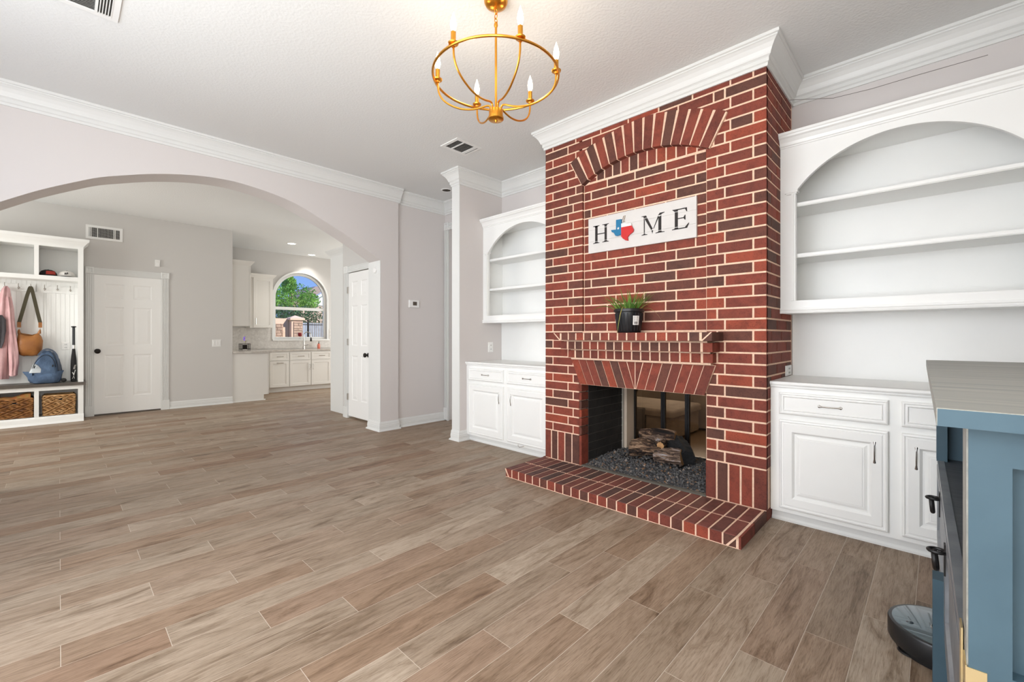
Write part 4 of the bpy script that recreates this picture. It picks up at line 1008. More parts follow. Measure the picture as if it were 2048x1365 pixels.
cn = thing('ceiling_speaker', 'round open ceiling fixture with white rim in front of the hall', 'ceiling fixture', (-4.38, 3.35, CEIL))
MB().lathe([(.052, 2.969), (.054, 2.960), (.066, 2.962), (.070, 2.969)], (-4.38, 3.35, 0), 24, cap=False).build('rim', 'plate', cn, True)
MB().lathe([(.001, 2.9655), (.053, 2.965)], (-4.38, 3.35, 0), 24, cap=False).build('grille', 'knobbody', cn)
for i, (x, y, lab) in enumerate(((-9.08, 3.17, 'lit round recessed kitchen light, nearer of the two'), (-10.02, 3.92, 'lit round recessed kitchen light close to the window wall'))):
    t = thing('recessed_light', lab, 'light', (x, y, CEIL), 'recessed kitchen lights')
    MB().lathe([(.070, 2.969), (.072, 2.962), (.088, 2.965), (.092, 2.969)], (x, y, 0), 24, cap=False).build('trim_ring', 'plate', t, True)
    MB().lathe([(.001, 2.966), (.071, 2.9655)], (x, y, 0), 24, cap=False).build('lens', 'can', t)
    l = bpy.data.lights.new('can_spot', 'SPOT'); l.energy = 24; l.spot_size = R(110); l.spot_blend = .6; l.shadow_soft_size = .06; l.color = (1, .96, .9)
    o = bpy.data.objects.new('can_spot', l); o.location = (x, y, 2.955); COL.objects.link(o)

# ================================================================== WALL FITTINGS
fw = FR((-8.72, 0, 0), (0, 1, 0), (1, 0, 0))
vw = thing('wall_register', 'white rectangular wall register above the foyer door', 'vent', (-8.72, .46, 2.55))
MB().fbox(fw, .265, .66, 2.550, 2.582, 0, .010).fbox(fw, .265, .66, 2.715, 2.748, 0, .010).fbox(fw, .265, .297, 2.582, 2.715, 0, .010).fbox(fw, .628, .66, 2.582, 2.715, 0, .010).build('frame', 'plate', vw)
MB().fbox(fw, .297, .628, 2.582, 2.715, .0005, .0012).build('duct', 'dark', vw)
for u in (.303, .318, .385, .56, .575): MB().fbox(fw, u, u + .007, 2.582, 2.715, .002, .010).build('bar', 'plate', vw)
g1 = MB()
for i in range(21): g1.fbox(fw, .30 + .0158 * i, .302 + .0158 * i, 2.582, 2.715, .003, .006)
for i in range(7): g1.fbox(fw, .297, .628, 2.595 + .0175 * i, 2.5965 + .0175 * i, .003, .006)
g1.build('grid', 'plate', vw, kind='stuff')
ms = thing('motion_sensor', 'small white motion sensor above the foyer door casing', 'sensor', (-8.72, 1.065, 2.23))
MB().fbox(fw, 1.034, 1.094, 2.232, 2.335, 0, .028).fbox(fw, 1.040, 1.088, 2.24, 2.29, .028, .036).build('body', 'plate', ms)
MB().fbox(fw, 1.045, 1.083, 2.295, 2.318, .028, .031).build('lens', 'stick', ms)
fh = FR((-4.87, 0, 0), (0, 1, 0), (1, 0, 0))
th = thing('thermostat', 'white thermostat with dark display on the hall wall', 'thermostat', (-4.87, 3.18, 1.52))
MB().rings(fh, 3.118, 3.272, 1.520, 1.618, [(0, 0), (0, .014), (.006, .020), (.012, .020)]).build('case', 'plate', th)
MB().fbox(fh, 3.172, 3.232, 1.548, 1.596, .020, .021).build('display', simple('lcd', (86, 78, 68), .2), th)
cm = thing('door_chime', 'small round white chime on the arch jamb', 'chime', (-4.96, 2.69, 1.99))
MB().lathe([(.036, 0), (.036, -.008), (.030, -.018), (.012, -.020)], (-4.93, 2.690, 1.955), 22, 'y').build('cover', 'plate', cm, True)

# ================================================================== HALL TREE (locker bench)
LX0, LXB, LY0, LY1 = -8.37, -8.718, -1.04, .233
ht = thing('hall_tree', 'white built-in locker bench with hooks, cubbies and a dark bench top at far left', 'locker bench', (-8.54, -.40, 0))
div = [LY0, LY0 + .054] 
MB().box(LXB, LX0, LY0, LY1, .06, .10).box(LXB, LXB + .012, LY0, LY1, .10, .485).box(LXB, LX0 - .018, LY0, LY0 + .02, .1, .438).box(LXB, LX0 - .018, LY1 - .02, LY1, .1, .438).box(LX0 - .018, LX0, LY0, LY1, .438, .488).box(LX0 - .018, LX0, LY1 - .054, LY1, .10, .438).build('lower_case', 'cab', ht)
stiles = [-.183 - .0, -.60]
for y in (-.224, -.645): MB().box(LXB + .012, LX0 - .018, y + .012, y + .030, .10, .438).box(LX0 - .018, LX0, y, y + .042, .10, .438).build('lower_divider', 'cab', ht)
MB().sweep([(LX0, LY1 + .002), (LX0, LY0)], [(-.02, 0), (.030, 0), (.024, .012), (.016, .03), (.010, .075), (0, .098), (-.02, .098)]).build('base_board', 'cab', ht)
MB().box(LXB, LX0 + .026, LY0, LY1 + .022, .490, .530).build('bench_top', 'bench', ht)
MB().box(LXB + .01, LX0 - .0005, LY0, LY1 - .0545, 1.893, 1.948).build('upper_shelf', 'cab', ht)
MB().box(LX0 - .018, LX0, LY1 - .054, LY1, .530, 2.333).box(LXB + .01, LX0 - .018, LY1 - .02, LY1, 1.948, 2.333).box(LXB + .012, LX0 - .018, LY1 - .02, LY1, .53, 1.893).box(LXB + .01, LX0 - .018, LY1 - .0545, LY1, 1.893, 1.948).build('end_stile', 'cab', ht)
for y in (-.224, -.645): MB().box(LXB + .01, LX0 - .018, y + .012, y + .030, 1.948, 2.333).box(LX0 - .018, LX0, y, y + .042, 1.948, 2.333).build('upper_divider', 'cab', ht)
MB().box(LXB, LX0, LY0, LY1, 2.333, 2.40).build('top_rail', 'cab', ht)
MB().sweep([(LXB, LY1), (LX0, LY1), (LX0, LY0)][::1], [(-.01, 2.362), (.006, 2.364), (.008, 2.378), (.018, 2.392), (.036, 2.415), (.050, 2.428), (.052, 2.442), (.058, 2.446), (.058, 2.464), (-.01, 2.464)]).build('cornice', 'cab', ht) if False else MB().loft([
    [(LXB, LY1 + o, z) for o, z in ((0, 2.362), (.008, 2.378), (.036, 2.415), (.052, 2.430), (.058, 2.446), (.058, 2.464), (-.02, 2.464), (-.02, 2.362))],
    [(LX0 + o, LY1 + o, z) for o, z in ((0, 2.362), (.008, 2.378), (.036, 2.415), (.052, 2.430), (.058, 2.446), (.058, 2.464), (-.02, 2.464), (-.02, 2.362))],
    [(LX0 + o, LY0, z) for o, z in ((0, 2.362), (.008, 2.378), (.036, 2.415), (.052, 2.430), (.058, 2.446), (.058, 2.464), (-.02, 2.464), (-.02, 2.362))]]).build('cornice', 'cab', ht)
bb = MB(); y = LY0 + .02
while y < LY1 - .03:
    y2 = min(y + .045, LY1 - .022); bb.box(LXB, LXB + .014, y + .0015, y2 - .0015, .53, 1.893); y += .045
bb.box(LXB, LXB + .010, LY0 + .02, LY1 - .02, .53, 2.333).build('beadboard', 'cab', ht, kind='stuff')
MB().box(LXB + .014, LXB + .030, -.204, LY1 - .02, 1.742, 1.832).box(LXB + .014, LXB + .030, LY0 + .02, -.218, 1.745, 1.838).build('hook_rail', 'cab', ht)
MB().box(LXB + .014, LXB + .024, -.22, -.15, .53, 1.745).box(LXB + .014, LXB + .024, LY0, -.15, .53, .64).build('batten', 'cab', ht)
for i, y in enumerate((-.61, -.490, -.371, -.262, -.136, -.015, .110)):
    x = LXB + .030; h = MB().lathe([(.012, 0), (.012, .004), (.004, .006)], (x, y, 1.79), 12, 'x')
    h.tube([(x + .004, y, 1.80), (x + .018, y, 1.806), (x + .032, y, 1.822), (x + .034, y, 1.838)], .0035, 6).tube([(x + .004, y, 1.785), (x + .022, y, 1.770), (x + .034, y, 1.772), (x + .038, y, 1.786)], .0035, 6)
    h.ell((x + .034, y, 1.842), (.006, .006, .006), 8, 5).ell((x + .036, y, 1.778), (.010, .010, .010), 10, 6).build('hook', 'nickel', ht, True)
plate('power_outlet', 'white outlet on the beadboard beside the baseball bat', 'outlet', FR((LXB + .014, 0, 0), (0, 1, 0), (1, 0, 0)), .025, .107, .962, 1.067, 'outlet')

# baskets
def basket(y0, y1, x0, x1, z0, z1, mat, label, blanket=False):
    t = thing('wicker_basket', label, 'basket', ((x0 + x1) / 2, (y0 + y1) / 2, z0), 'wicker baskets under the bench')
    mb = MB(); nrow = 12; nw = 11
    for k in range(nrow):
        z = z0 + (z1 - z0) * (k + .5) / nrow; fl_ = .006 * k / nrow; pts = []
        per = [(x1 + fl_, y0 - fl_, 0, 1), (x1 + fl_, y1 + fl_, -1, 0), (x0 - fl_, y1 + fl_, 0, -1), (x0 - fl_, y0 - fl_, 1, 0)]
        for e in range(4):
            ax, ay, dx, dy = per[e]; bx, by = per[(e + 1) % 4][:2]; nn = nw * 3 if e in (0, 2) else 27
            ox, oy = (dy, -dx)
            for i in range(nn):
                f = i / nn; s_ = .0085 * sin(2 * pi * i / 8 + pi * k)
                pts.append((ax + (bx - ax) * f + ox * s_, ay + (by - ay) * f + oy * s_, z + .003 * sin(i * 1.1 + k * 1.7)))
        mb.tube(pts, .0092, 6, closed=True)
    mb.box(x0, x1, y0, y1, z0, z0 + .01); mb.build('woven_body', mat, t, True, kind='stuff')
    MB().box(x0 + .012, x1 - .004, y0 + .006, y1 - .006, z0 + .005, z1 - .02).build('inner', simple('basket_inner', (70, 44, 24), .9) if 'basket_inner' not in bpy.data.materials else bpy.data.materials['basket_inner'], t)
    MB().tube([(x1, y0, z1), (x1, y1, z1), (x0, y1, z1), (x0, y0, z1)], .009, 8, closed=True).build('rim', mat, t, True)
    ym = (y0 + y1) / 2; fr = FR((x1 + .008, ym, z1 - .052), (0, 1, 0), (1, 0, 0))
    MB().fbox(fr, -.045, .045, -.018, .016, -.004, .003).build('handle_hole', 'dark', t)
    MB().tube([fr(-.05, -.02, .004), fr(.05, -.02, .004), fr(.05, .018, .004), fr(-.05, .018, .004)], .0055, 6, closed=True).build('handle_frame', mat if not blanket else 'denim2', t, True)
    return t
basket(-.138, .142, -8.66, -8.395, .106, .366, 'wicker', 'light wicker basket in the right cubby under the bench')
basket(-.575, -.243, -8.66, -8.395, .106, .350, 'wicker2', 'dark wicker basket in the left cubby under the bench')
bk = MB(); r4 = random.Random(8); rgs = []
for i in range(9):
    f = i / 8; yy = -.565 + .31 * f; top = .362 + .055 * f + .012 * sin(f * 9)
    rgs.append([(-8.42 + .006 * sin(f * 12), yy, .31), (-8.395, yy, .345), (-8.405 + .01 * sin(f * 7), yy, top - .015), (-8.46, yy, top), (-8.56, yy, top - .01), (-8.62, yy, .34)])
bk.loft(rgs); tag(bk.build('folded_blanket', 'throw', None, True), 'rust patterned blanket heaped in the left wicker basket', 'blanket')

# caps
def cap(name, label, c, crown_m, bill_m, patch_m, yaw):
    t = thing(name, label, 'hat', c, None, yaw, local=True)
    prof = [(.084, 0), (.085, .02), (.080, .045), (.062, .072), (.034, .086), (.001, .090)]
    MB().lathe(prof, (0, 0, .0), 24, cap=False).build('crown', crown_m, t, True)
    b = MB(); vs = []
    for i in range(13):
        a = -R(62) + R(124) * i / 12; r0 = .083; r1 = .083 + .068 * cos(a * 1.2); z1 = .004 - .010 * abs(sin(a))
        for r, z in ((r0, .010), (r1, z1 + .004)): vs.append((r * cos(a), r * sin(a), z))
        for r, z in ((r0, .006), (r1, z1)): vs.append((r * cos(a), r * sin(a), z))
    fs = []
    for i in range(12): a = 4 * i; fs += [(a, a + 1, a + 5, a + 4), (a + 2, a + 6, a + 7, a + 3), (a + 1, a + 3, a + 7, a + 5)]
    b.add(vs, fs).build('bill', bill_m, t, True)
    MB().ell((0, 0, .090), (.006, .006, .004), 8, 5).build('button', bill_m, t, True)
    p = MB(); vs = []
    for i in range(9):
        for j in range(5):
            a = -R(34) + R(68) * i / 8; h = .022 + .045 * j / 4; r = .0862 - .055 * max(0, h - .02) ** 1.05 * 6.5 * (h) ; r = .0865 - 5.2 * max(0, h - .018) ** 2
            vs.append((r * cos(a), r * sin(a), h))
    fs = [(i * 5 + j, i * 5 + 5 + j, i * 5 + 6 + j, i * 5 + j + 1) for i in range(8) for j in range(4)]
    p.add(vs, fs).build('front_panel', patch_m, t, True); return t
cap('baseball_hat', 'black baseball cap with a red front panel in the upper cubby', (-8.52, -.10, 1.949), 'capblack', 'capblack', 'capred', R(20))
c2 = cap('baseball_hat', 'white baseball cap with black bill and black emblem in the upper cubby', (-8.50, .075, 1.949), 'capwhite', 'capblack', 'capwhite', R(-5))
sw = MB()
for dy, dz, w_, h in ((-.004, .030, .030, .006), (.010, .040, .022, .006), (.0, .048, .034, .007), (-.010, .036, .008, .02), (.012, .044, .008, .018)): sw.box(.0868 - .5 * dz * .12, .0885 - .5 * dz * .12, dy - w_ / 2, dy + w_ / 2, dz, dz + h)
sw.build('emblem', 'ink', c2)

# handbag
hb = thing('handbag', 'tan leather hobo bag hanging from a hook by an olive strap', 'handbag', (-8.60, -.27, .89))
rings = []
for z, hw, th_, dip in ((.892, .06, .02, 0), (.905, .092, .040, 0), (.95, .115, .055, 0), (1.02, .124, .060, 0), (1.09, .118, .055, 0), (1.14, .108, .046, 0), (1.175, .098, .032, .0), (1.20, .092, .016, .0)):
    rg = []
    for j in range(28):
        a = 2 * pi * j / 28; cc, ss = cos(a), sin(a); y = hw * (abs(cc) ** .75) * (1 if cc > 0 else -1); x = th_ * (abs(ss) ** .8) * (1 if ss > 0 else -1)
        zz = z - (.045 * (1 - (abs(cc)) ** 1.6) * max(0, (z - 1.08) / .12)) + .004 * sin(5 * a + z * 40); rg.append((-8.60 + x, -.272 + y + .006 * sin(z * 30), zz))
    rings.append(rg)
MB().loft(rings).build('bag_body', 'bag', hb, True)
for sy in (-1, 1):
    MB().tube([(-8.60, -.272 + sy * .088, 1.185), (-8.60, -.272 + sy * .092, 1.215), (-8.60, -.268 + sy * .094, 1.24)], [.018, .013, .006], 8).build('ear', 'bag', hb, True)
    MB().tube([(-8.60 + .009 * cos(t), -.268 + sy * .094, 1.253 + .012 * sin(t)) for t in [2 * pi * k / 12 for k in range(12)]], .0025, 6, closed=True).build('ring', 'nickel', hb, True)
def ribbon(pts, wd, th_, dirn=(0, 1, 0)):
    mb = MB(); vs = []; d = Vector(dirn)
    for i, p in enumerate(pts):
        p = Vector(p); t = (Vector(pts[min(i + 1, len(pts) - 1)]) - Vector(pts[max(i - 1, 0)])).normalized(); s_ = t.cross(Vector((1, 0, 0))).normalized() if abs(t.x) < .9 else d
        n_ = t.cross(s_).normalized(); vs += [tuple(p - s_ * wd / 2 - n_ * th_ / 2), tuple(p + s_ * wd / 2 - n_ * th_ / 2), tuple(p + s_ * wd / 2 + n_ * th_ / 2), tuple(p - s_ * wd / 2 + n_ * th_ / 2)]
    k = len(pts); fs = []
    for i in range(k - 1):
        a = 4 * i
        for j in range(4): fs.append((a + j, a + (j + 1) % 4, a + 4 + (j + 1) % 4, a + 4 + j))
    fs += [(3, 2, 1, 0), (4 * k - 4, 4 * k - 3, 4 * k - 2, 4 * k - 1)]; return mb.add(vs, fs)
for sy in (-1, 1):
    pts = smooth_curve3([(-8.60, -.268 + sy * .094, 1.33), (-8.605, -.266 + sy * .062, 1.50), (-8.625, -.264 + sy * .030, 1.68), (-8.64, -.262 + sy * .008, 1.785), (-8.645, -.262, 1.80)], 5)
    ribbon(pts, .036, .004).build('strap', 'strap', hb)
    ribbon([(-8.60, -.268 + sy * .094, 1.265), (-8.60, -.268 + sy * .094, 1.335)], .034, .006).build('strap_tab', 'bag', hb)

# hoodie
hd = thing('hoodie', 'pink hooded sweatshirt hanging at the far left of the locker bench', 'hoodie', (-8.60, -.47, .63))
def cloth_loft(spec, seed, fold=.010, m=36):
    rr = random.Random(seed); ph = [rr.uniform(0, 6) for _ in range(5)]; rings = []
    for cy_, cx_, z, hw, th_ in spec:
        rg = []
        for j in range(m):
            a = 2 * pi * j / m; f_ = 1 + (fold / max(hw, .02)) * sin(5 * a + ph[0] + z * 3) + (fold * .6 / max(hw, .02)) * sin(9 * a + ph[1] - z * 5)
            rg.append((cx_ + th_ * sin(a) * f_, cy_ + hw * cos(a) * f_, z))
        rings.append(rg)
    return MB().loft(rings)
cloth_loft([(-.475, -8.645, 1.80, .008, .006), (-.475, -8.63, 1.76, .026, .02), (-.478, -8.61, 1.66, .045, .035), (-.485, -8.60, 1.50, .062, .045), (-.50, -8.60, 1.30, .075, .05), (-.52, -8.60, 1.10, .085, .05), (-.53, -8.60, .90, .09, .05), (-.535, -8.60, .70, .085, .045), (-.54, -8.60, .60, .08, .04)], 2, .010).build('body', 'pink', hd, True)
sl = cloth_loft([(-.455, -8.59, 1.66, .022, .02), (-.440, -8.575, 1.50, .030, .026), (-.430, -8.565, 1.30, .034, .028), (-.418, -8.56, 1.12, .038, .03), (-.405, -8.56, .95, .042, .03), (-.402, -8.56, .80, .038, .03), (-.408, -8.56, .70, .030, .026), (-.410, -8.56, .645, .030, .026)], 4, .006).build('sleeve', 'pink', hd, True)
cloth_loft([(-.410, -8.56, .70, .026, .024), (-.411, -8.56, .66, .028, .025), (-.412, -8.56, .635, .026, .024)], 5, .001).build('cuff', 'pink', hd, True)
cloth_loft([(-.52, -8.55, 1.42, .012, .01), (-.525, -8.54, 1.36, .045, .03), (-.53, -8.54, 1.22, .058, .035), (-.535, -8.54, 1.08, .050, .03), (-.53, -8.545, 1.0, .018, .012)], 7, .008).build('lining', 'char', hd, True)

# backpack
bp = thing('backpack', 'blue and grey canvas backpack slumped on the bench', 'backpack', (-8.50, -.15, .532))
def sl_ring(z, y0, y1, x0, x1, pw_=.72, ph=0, amp=.006, m=36):
    cy_, cx_ = (y0 + y1) / 2, (x0 + x1) / 2; hw, hd_ = (y1 - y0) / 2, (x1 - x0) / 2; rg = []
    for j in range(m):
        a = 2 * pi * j / m; c_, s_ = cos(a), sin(a); f_ = 1 + amp / .1 * sin(3 * a + ph) * .35
        rg.append((cx_ + hd_ * (abs(s_) ** pw_) * (1 if s_ > 0 else -1) * f_, cy_ + hw * (abs(c_) ** pw_) * (1 if c_ > 0 else -1) * f_, z + .004 * sin(4 * a + ph)))
    return rg
def blob(rings_, name, mat, seed, fold=.006):
    rr = random.Random(seed); ph = [rr.uniform(0, 6) for _ in range(6)]; out_ = []
    for (z, y0, y1, x0, x1, tilt) in rings_:
        cy_, cx_ = (y0 + y1) / 2, (x0 + x1) / 2; hw, hd_ = (y1 - y0) / 2, (x1 - x0) / 2; rg = []
        for j in range(44):
            a = 2 * pi * j / 44; c_, s_ = cos(a), sin(a); d = fold * (sin(3 * a + ph[0] + 14 * z) + .7 * sin(5 * a + ph[1] - 23 * z) + .4 * sin(8 * a + ph[2] + 40 * z))
            yy = (abs(c_) ** .62) * (1 if c_ > 0 else -1); xx = (abs(s_) ** .70) * (1 if s_ > 0 else -1)
            rg.append((cx_ + (hd_ + d) * xx, cy_ + (hw + d) * yy, z + tilt * yy * hw))
        out_.append(rg)
    return MB().loft(out_).build(name, mat, bp, True)
blob([(.540, -.235, .0, -8.57, -8.395, 0), (.58, -.262, .012, -8.58, -8.366, .02), (.66, -.255, .006, -8.58, -8.366, .05), (.74, -.238, -.008, -8.58, -8.380, .08), (.82, -.215, -.026, -8.575, -8.41, .10), (.88, -.192, -.045, -8.565, -8.43, .12), (.925, -.168, -.066, -8.55, -8.45, .10), (.952, -.145, -.085, -8.53, -8.48, .05), (.960, -.130, -.098, -8.515, -8.50, 0)], 'main_bag', 'denim', 1)
blob([(.56, -.02, .020, -8.58, -8.42, 0), (.66, -.015, .032, -8.58, -8.42, 0), (.76, -.025, .022, -8.575, -8.425, 0), (.84, -.045, .004, -8.57, -8.44, 0), (.90, -.065, -.022, -8.56, -8.46, 0), (.935, -.085, -.055, -8.54, -8.49, 0)], 'side_panel', 'denim2', 2, .003)
blob([(.533, -.228, -.015, -8.50, -8.37, 0), (.545, -.256, .004, -8.51, -8.352, 0), (.58, -.274, .016, -8.515, -8.345, .0), (.62, -.284, .022, -8.515, -8.347, .01), (.640, -.280, .018, -8.51, -8.352, .05), (.655, -.25, .0, -8.50, -8.364, .07), (.660, -.20, -.05, -8.48, -8.39, .05)], 'front_pocket', 'denim', 3, .007)
blob([(.675, -.268, -.145, -8.43, -8.372, 0), (.72, -.252, -.15, -8.44, -8.382, 0), (.765, -.238, -.185, -8.44, -8.392, 0), (.79, -.230, -.215, -8.44, -8.41, 0)], 'pale_patch', 'pale', 4, .002)
for y0_, y1_, y2_ in ((-.325, -.275, -.24), (.045, .008, -.03)):
    MB().loft([[(-8.43 + dx, y0_, .695 + dz) for dx, dz in ((-.004, 0), (.004, 0), (.004, -.01), (-.004, -.01))], [(-8.43 + dx, y1_, .655 + dz) for dx, dz in ((-.03, .035), (.03, .035), (.035, -.05), (-.035, -.05))], [(-8.43 + dx, y2_, .63 + dz) for dx, dz in ((-.04, .05), (.05, .05), (.06, -.07), (-.05, -.07))]]).build('pocket_corner', 'denim', bp)
ribbon(smooth_curve3([(-8.47, -.19, .90), (-8.455, -.155, .955), (-8.45, -.11, .980), (-8.45, -.06, .958), (-8.445, -.022, .90), (-8.425, -.006, .80), (-8.42, -.004, .70)], 5), .020, .006).build('top_handle', 'denim2', bp)
MB().tube(smooth_curve3([(-8.392, -.250, .70), (-8.395, -.225, .78), (-8.405, -.19, .85), (-8.425, -.14, .90), (-8.43, -.09, .895), (-8.41, -.045, .82), (-8.395, -.03, .74)], 5), .0035, 6).build('zip', 'black', bp, True)
MB().tube([(-8.372, -.215, .765), (-8.370, -.226, .735)], .006, 6).tube([(-8.386, -.055, .775), (-8.384, -.062, .735)], .006, 6).build('zip_pull', 'black', bp, True)
MB().tube([(-8.372, -.15, .878), (-8.44, -.145, .876)][::-1], .0, 4).build('x', 'black', bp) if False else None
MB().tube([(-8.43, -.165, .845), (-8.425, -.13, .842)], .004, 6).build('brand_tab', 'capblack', bp)
MB().lathe([(.012, -.012), (.026, -.010), (.028, 0), (.026, .010), (.012, .012)], (-8.44, .045, .560), 16, 'x').build('wheel', 'black', bp, True)

# bat
bt = thing('baseball_bat', 'black and silver baseball bat standing on its barrel in the locker bench', 'bat', (-8.50, .140, .531))
cb = (-8.50, .140, 0)
MB().lathe([(.022, .531), (.030, .536), (.031, .60), (.031, .74), (.029, .82), (.022, .90), (.015, .98)], cb, 20).build('barrel', 'capblack', bt, True)
MB().lathe([(.0152, .98), (.0145, 1.03)], cb, 16).build('taper', 'nickel', bt, True)
MB().lathe([(.0148, 1.03), (.0145, 1.27)], cb, 16).build('grip', simple('grip_tape', (58, 60, 62), .7), bt, True)
MB().lathe([(.015, 1.268), (.026, 1.276), (.026, 1.286), (.012, 1.290)], cb, 16).build('knob', 'black', bt, True)
gf = FR((-8.50 + .0325, .140, 0), (0, 1, 0), (1, 0, 0))
MB().prism([(-.020, .650), (-.012, .650), (.001, .610), (.012, .660), (.020, .690), (.012, .690), (.003, .640), (-.008, .660)][::1], gf, 0, .001).prism([(-.016, .57), (-.011, .57), (-.002, .60), (.006, .572), (.010, .572), (0, .612)], gf, 0, .001).build('graphic', 'stick', bt)
for i in range(3): MB().prism([(-.004 + .007 * i, .70), (-.001 + .007 * i, .70), (.010 + .006 * i, .76), (.008 + .006 * i, .76)], gf, -.001, .0).build('stripe', 'nickel', bt)

# ================================================================== KITCHEN
def shaker(fr, u0, u1, w0, w1, mat, parent, name='door', st=.055):
    return MB().rings(fr, u0, u1, w0, w1, [(0, 0), (0, .019), (.001, .020), (st, .020), (st + .004, .012), (st + .008, .012)]).build(name, mat, parent)
def barpull(fr, u, w_, L, vert, parent):
    du, dw = (0, L / 2) if vert else (L / 2, 0)
    MB().tube([fr(u - du, w_ - dw, .052), fr(u + du, w_ + dw, .052)], .006, 8).tube([fr(u - du * .8, w_ - dw * .8, .02), fr(u - du * .8, w_ - dw * .8, .052)], .005, 6).tube([fr(u + du * .8, w_ + dw * .8, .02), fr(u + du * .8, w_ + dw * .8, .052)], .005, 6).build('handle', 'nickel', parent, True)
fk = FR((-9.70, 0, 0), (0, 1, 0), (1, 0, 0))
kb = thing('kitchen_base_cabinet', 'pale grey shaker sink base run under the arched window', 'cabinet', (-10.0, 3.9, 0))
MB().box(-10.298, -9.70, 2.70, 5.2, .10, .835).box(-10.298, -9.76, 2.70, 5.2, 0, .10).build('carcass', 'kcab', kb)
for a, b in ((2.965, 3.330), (3.348, 3.770), (3.786, 4.208), (4.226, 4.65)):
    d = shaker(fk, a, b, .652, .815, 'kcab', kb, 'drawer_front', .035); barpull(fk, (a + b) / 2, .730, .13, False, d)
for i, (a, b) in enumerate(((2.965, 3.330), (3.348, 3.770), (3.786, 4.208), (4.226, 4.65))):
    d = shaker(fk, a, b, .105, .640, 'kcab', kb)
    if i == 0: barpull(fk, (a + b) / 2, .600, .13, False, d)
    elif i in (1, 3): barpull(fk, b - .028, .50, .12, True, d)
    else: barpull(fk, a + .028, .50, .12, True, d)
ke = thing('kitchen_end_cabinet', 'pale grey end cabinet with plain side panel beside the foyer wall corner', 'cabinet', (-9.3, 2.37, 0))
MB().box(-10.0, -8.74, 2.083, 2.64, .10, .850).box(-10.0, -8.742, 2.083, 2.575, 0, .10).box(-8.742, -8.736, 2.083, 2.575, .0, .12).build('side_panel', 'kcab', ke)
MB().box(-9.6, -8.745, 2.64, 2.660, .10, .845).build('door', 'kcab', ke)
MB().sweep([(-8.74, 2.60), (-8.74, 2.083)], [(0, 0), (.016, 0), (.012, .016), (0, .02)]).build('shoe_moulding', 'kcab', ke)
kc = thing('kitchen_countertop', 'pale speckled quartz countertop', 'countertop', (-9.7, 3, .85))
MB().box(-10.298, -8.705, 2.083, 2.695, .852, .886).box(-10.298, -9.665, 2.695, 5.2, .838, .870).build('slab', 'stone_k', kc)
ku = thing('kitchen_wall_cabinet', 'tall pale grey wall cabinet beside the foyer wall corner', 'wall cabinet', (-9.6, 2.25, 1.33))
MB().box(-10.298, -8.98, 2.083, 2.405, 1.335, 2.44).build('side_panel', 'kcab', ku)
MB().box(-10.0, -8.984, 2.408, 2.430, 1.34, 2.435).build('door', 'kcab', ku)
MB().loft([[(-10.2, 2.43 + o, z) for o, z in ((0, 2.43), (.01, 2.445), (.045, 2.49), (.055, 2.51), (-.05, 2.51), (-.05, 2.43))], [(-8.98 + o, 2.43 + o, z) for o, z in ((0, 2.43), (.01, 2.445), (.045, 2.49), (.055, 2.51), (-.05, 2.51), (-.05, 2.43))], [(-8.98 + o, 2.083, z) for o, z in ((0, 2.43), (.01, 2.445), (.045, 2.49), (.055, 2.51), (-.05, 2.51), (-.05, 2.43))]]).build('cornice', 'kcab', ku)
kv = thing('kitchen_wall_cabinet', 'lower single-door wall cabinet immediately left of the arched window', 'wall cabinet', (-10.13, 2.92, 1.32))
MB().box(-10.298, -9.99, 2.69, 3.115, 1.322, 2.36).build('carcass', 'kcab', kv)
d = shaker(FR((-9.99, 0, 0), (0, 1, 0), (1, 0, 0)), 2.750, 3.112, 1.330, 2.345, 'kcab', kv); barpull(FR((-9.99, 0, 0), (0, 1, 0), (1, 0, 0)), 2.785, 1.455, .13, True, d)
MB().loft([[(-9.97 + o, 2.69, z) for o, z in ((0, 2.345), (.01, 2.36), (.045, 2.40), (.055, 2.425), (-.05, 2.425), (-.05, 2.345))], [(-9.97 + o, 3.115 + o, z) for o, z in ((0, 2.345), (.01, 2.36), (.045, 2.40), (.055, 2.425), (-.05, 2.425), (-.05, 2.345))], [(-10.298, 3.115 + o, z) for o, z in ((0, 2.345), (.01, 2.36), (.045, 2.40), (.055, 2.425), (-.05, 2.425), (-.05, 2.345))]]).build('cornice', 'kcab', kv)
# pantry cabinet next to the closet
pn = thing('pantry_cabinet', 'tall pale pantry cabinet with cornice left of the closet door', 'cabinet', (-6.46, 3.2, 0))
MB().box(-6.745, -6.165, 2.925, 3.5, .0, 2.40).build('carcass', 'trim', pn)
MB().loft([[(-6.745 - o, 3.4, z) for o, z in CR] for CR in [((0, 2.37), (.01, 2.39), (.05, 2.44), (.06, 2.46), (-.05, 2.46), (-.05, 2.37))]] +
          [[(-6.745 - o, 2.925 - o, z) for o, z in ((0, 2.37), (.01, 2.39), (.05, 2.44), (.06, 2.46), (-.05, 2.46), (-.05, 2.37))], [(-6.162, 2.925 - o, z) for o, z in ((0, 2.37), (.01, 2.39), (.05, 2.44), (.06, 2.46), (-.05, 2.46), (-.05, 2.37))]]).build('cornice', 'trim', pn)
MB().box(-6.76, -6.745, 2.935, 3.4, .02, 1.75).build('black_side_strip', 'black', pn)  # thin black strip along the pantry's left side
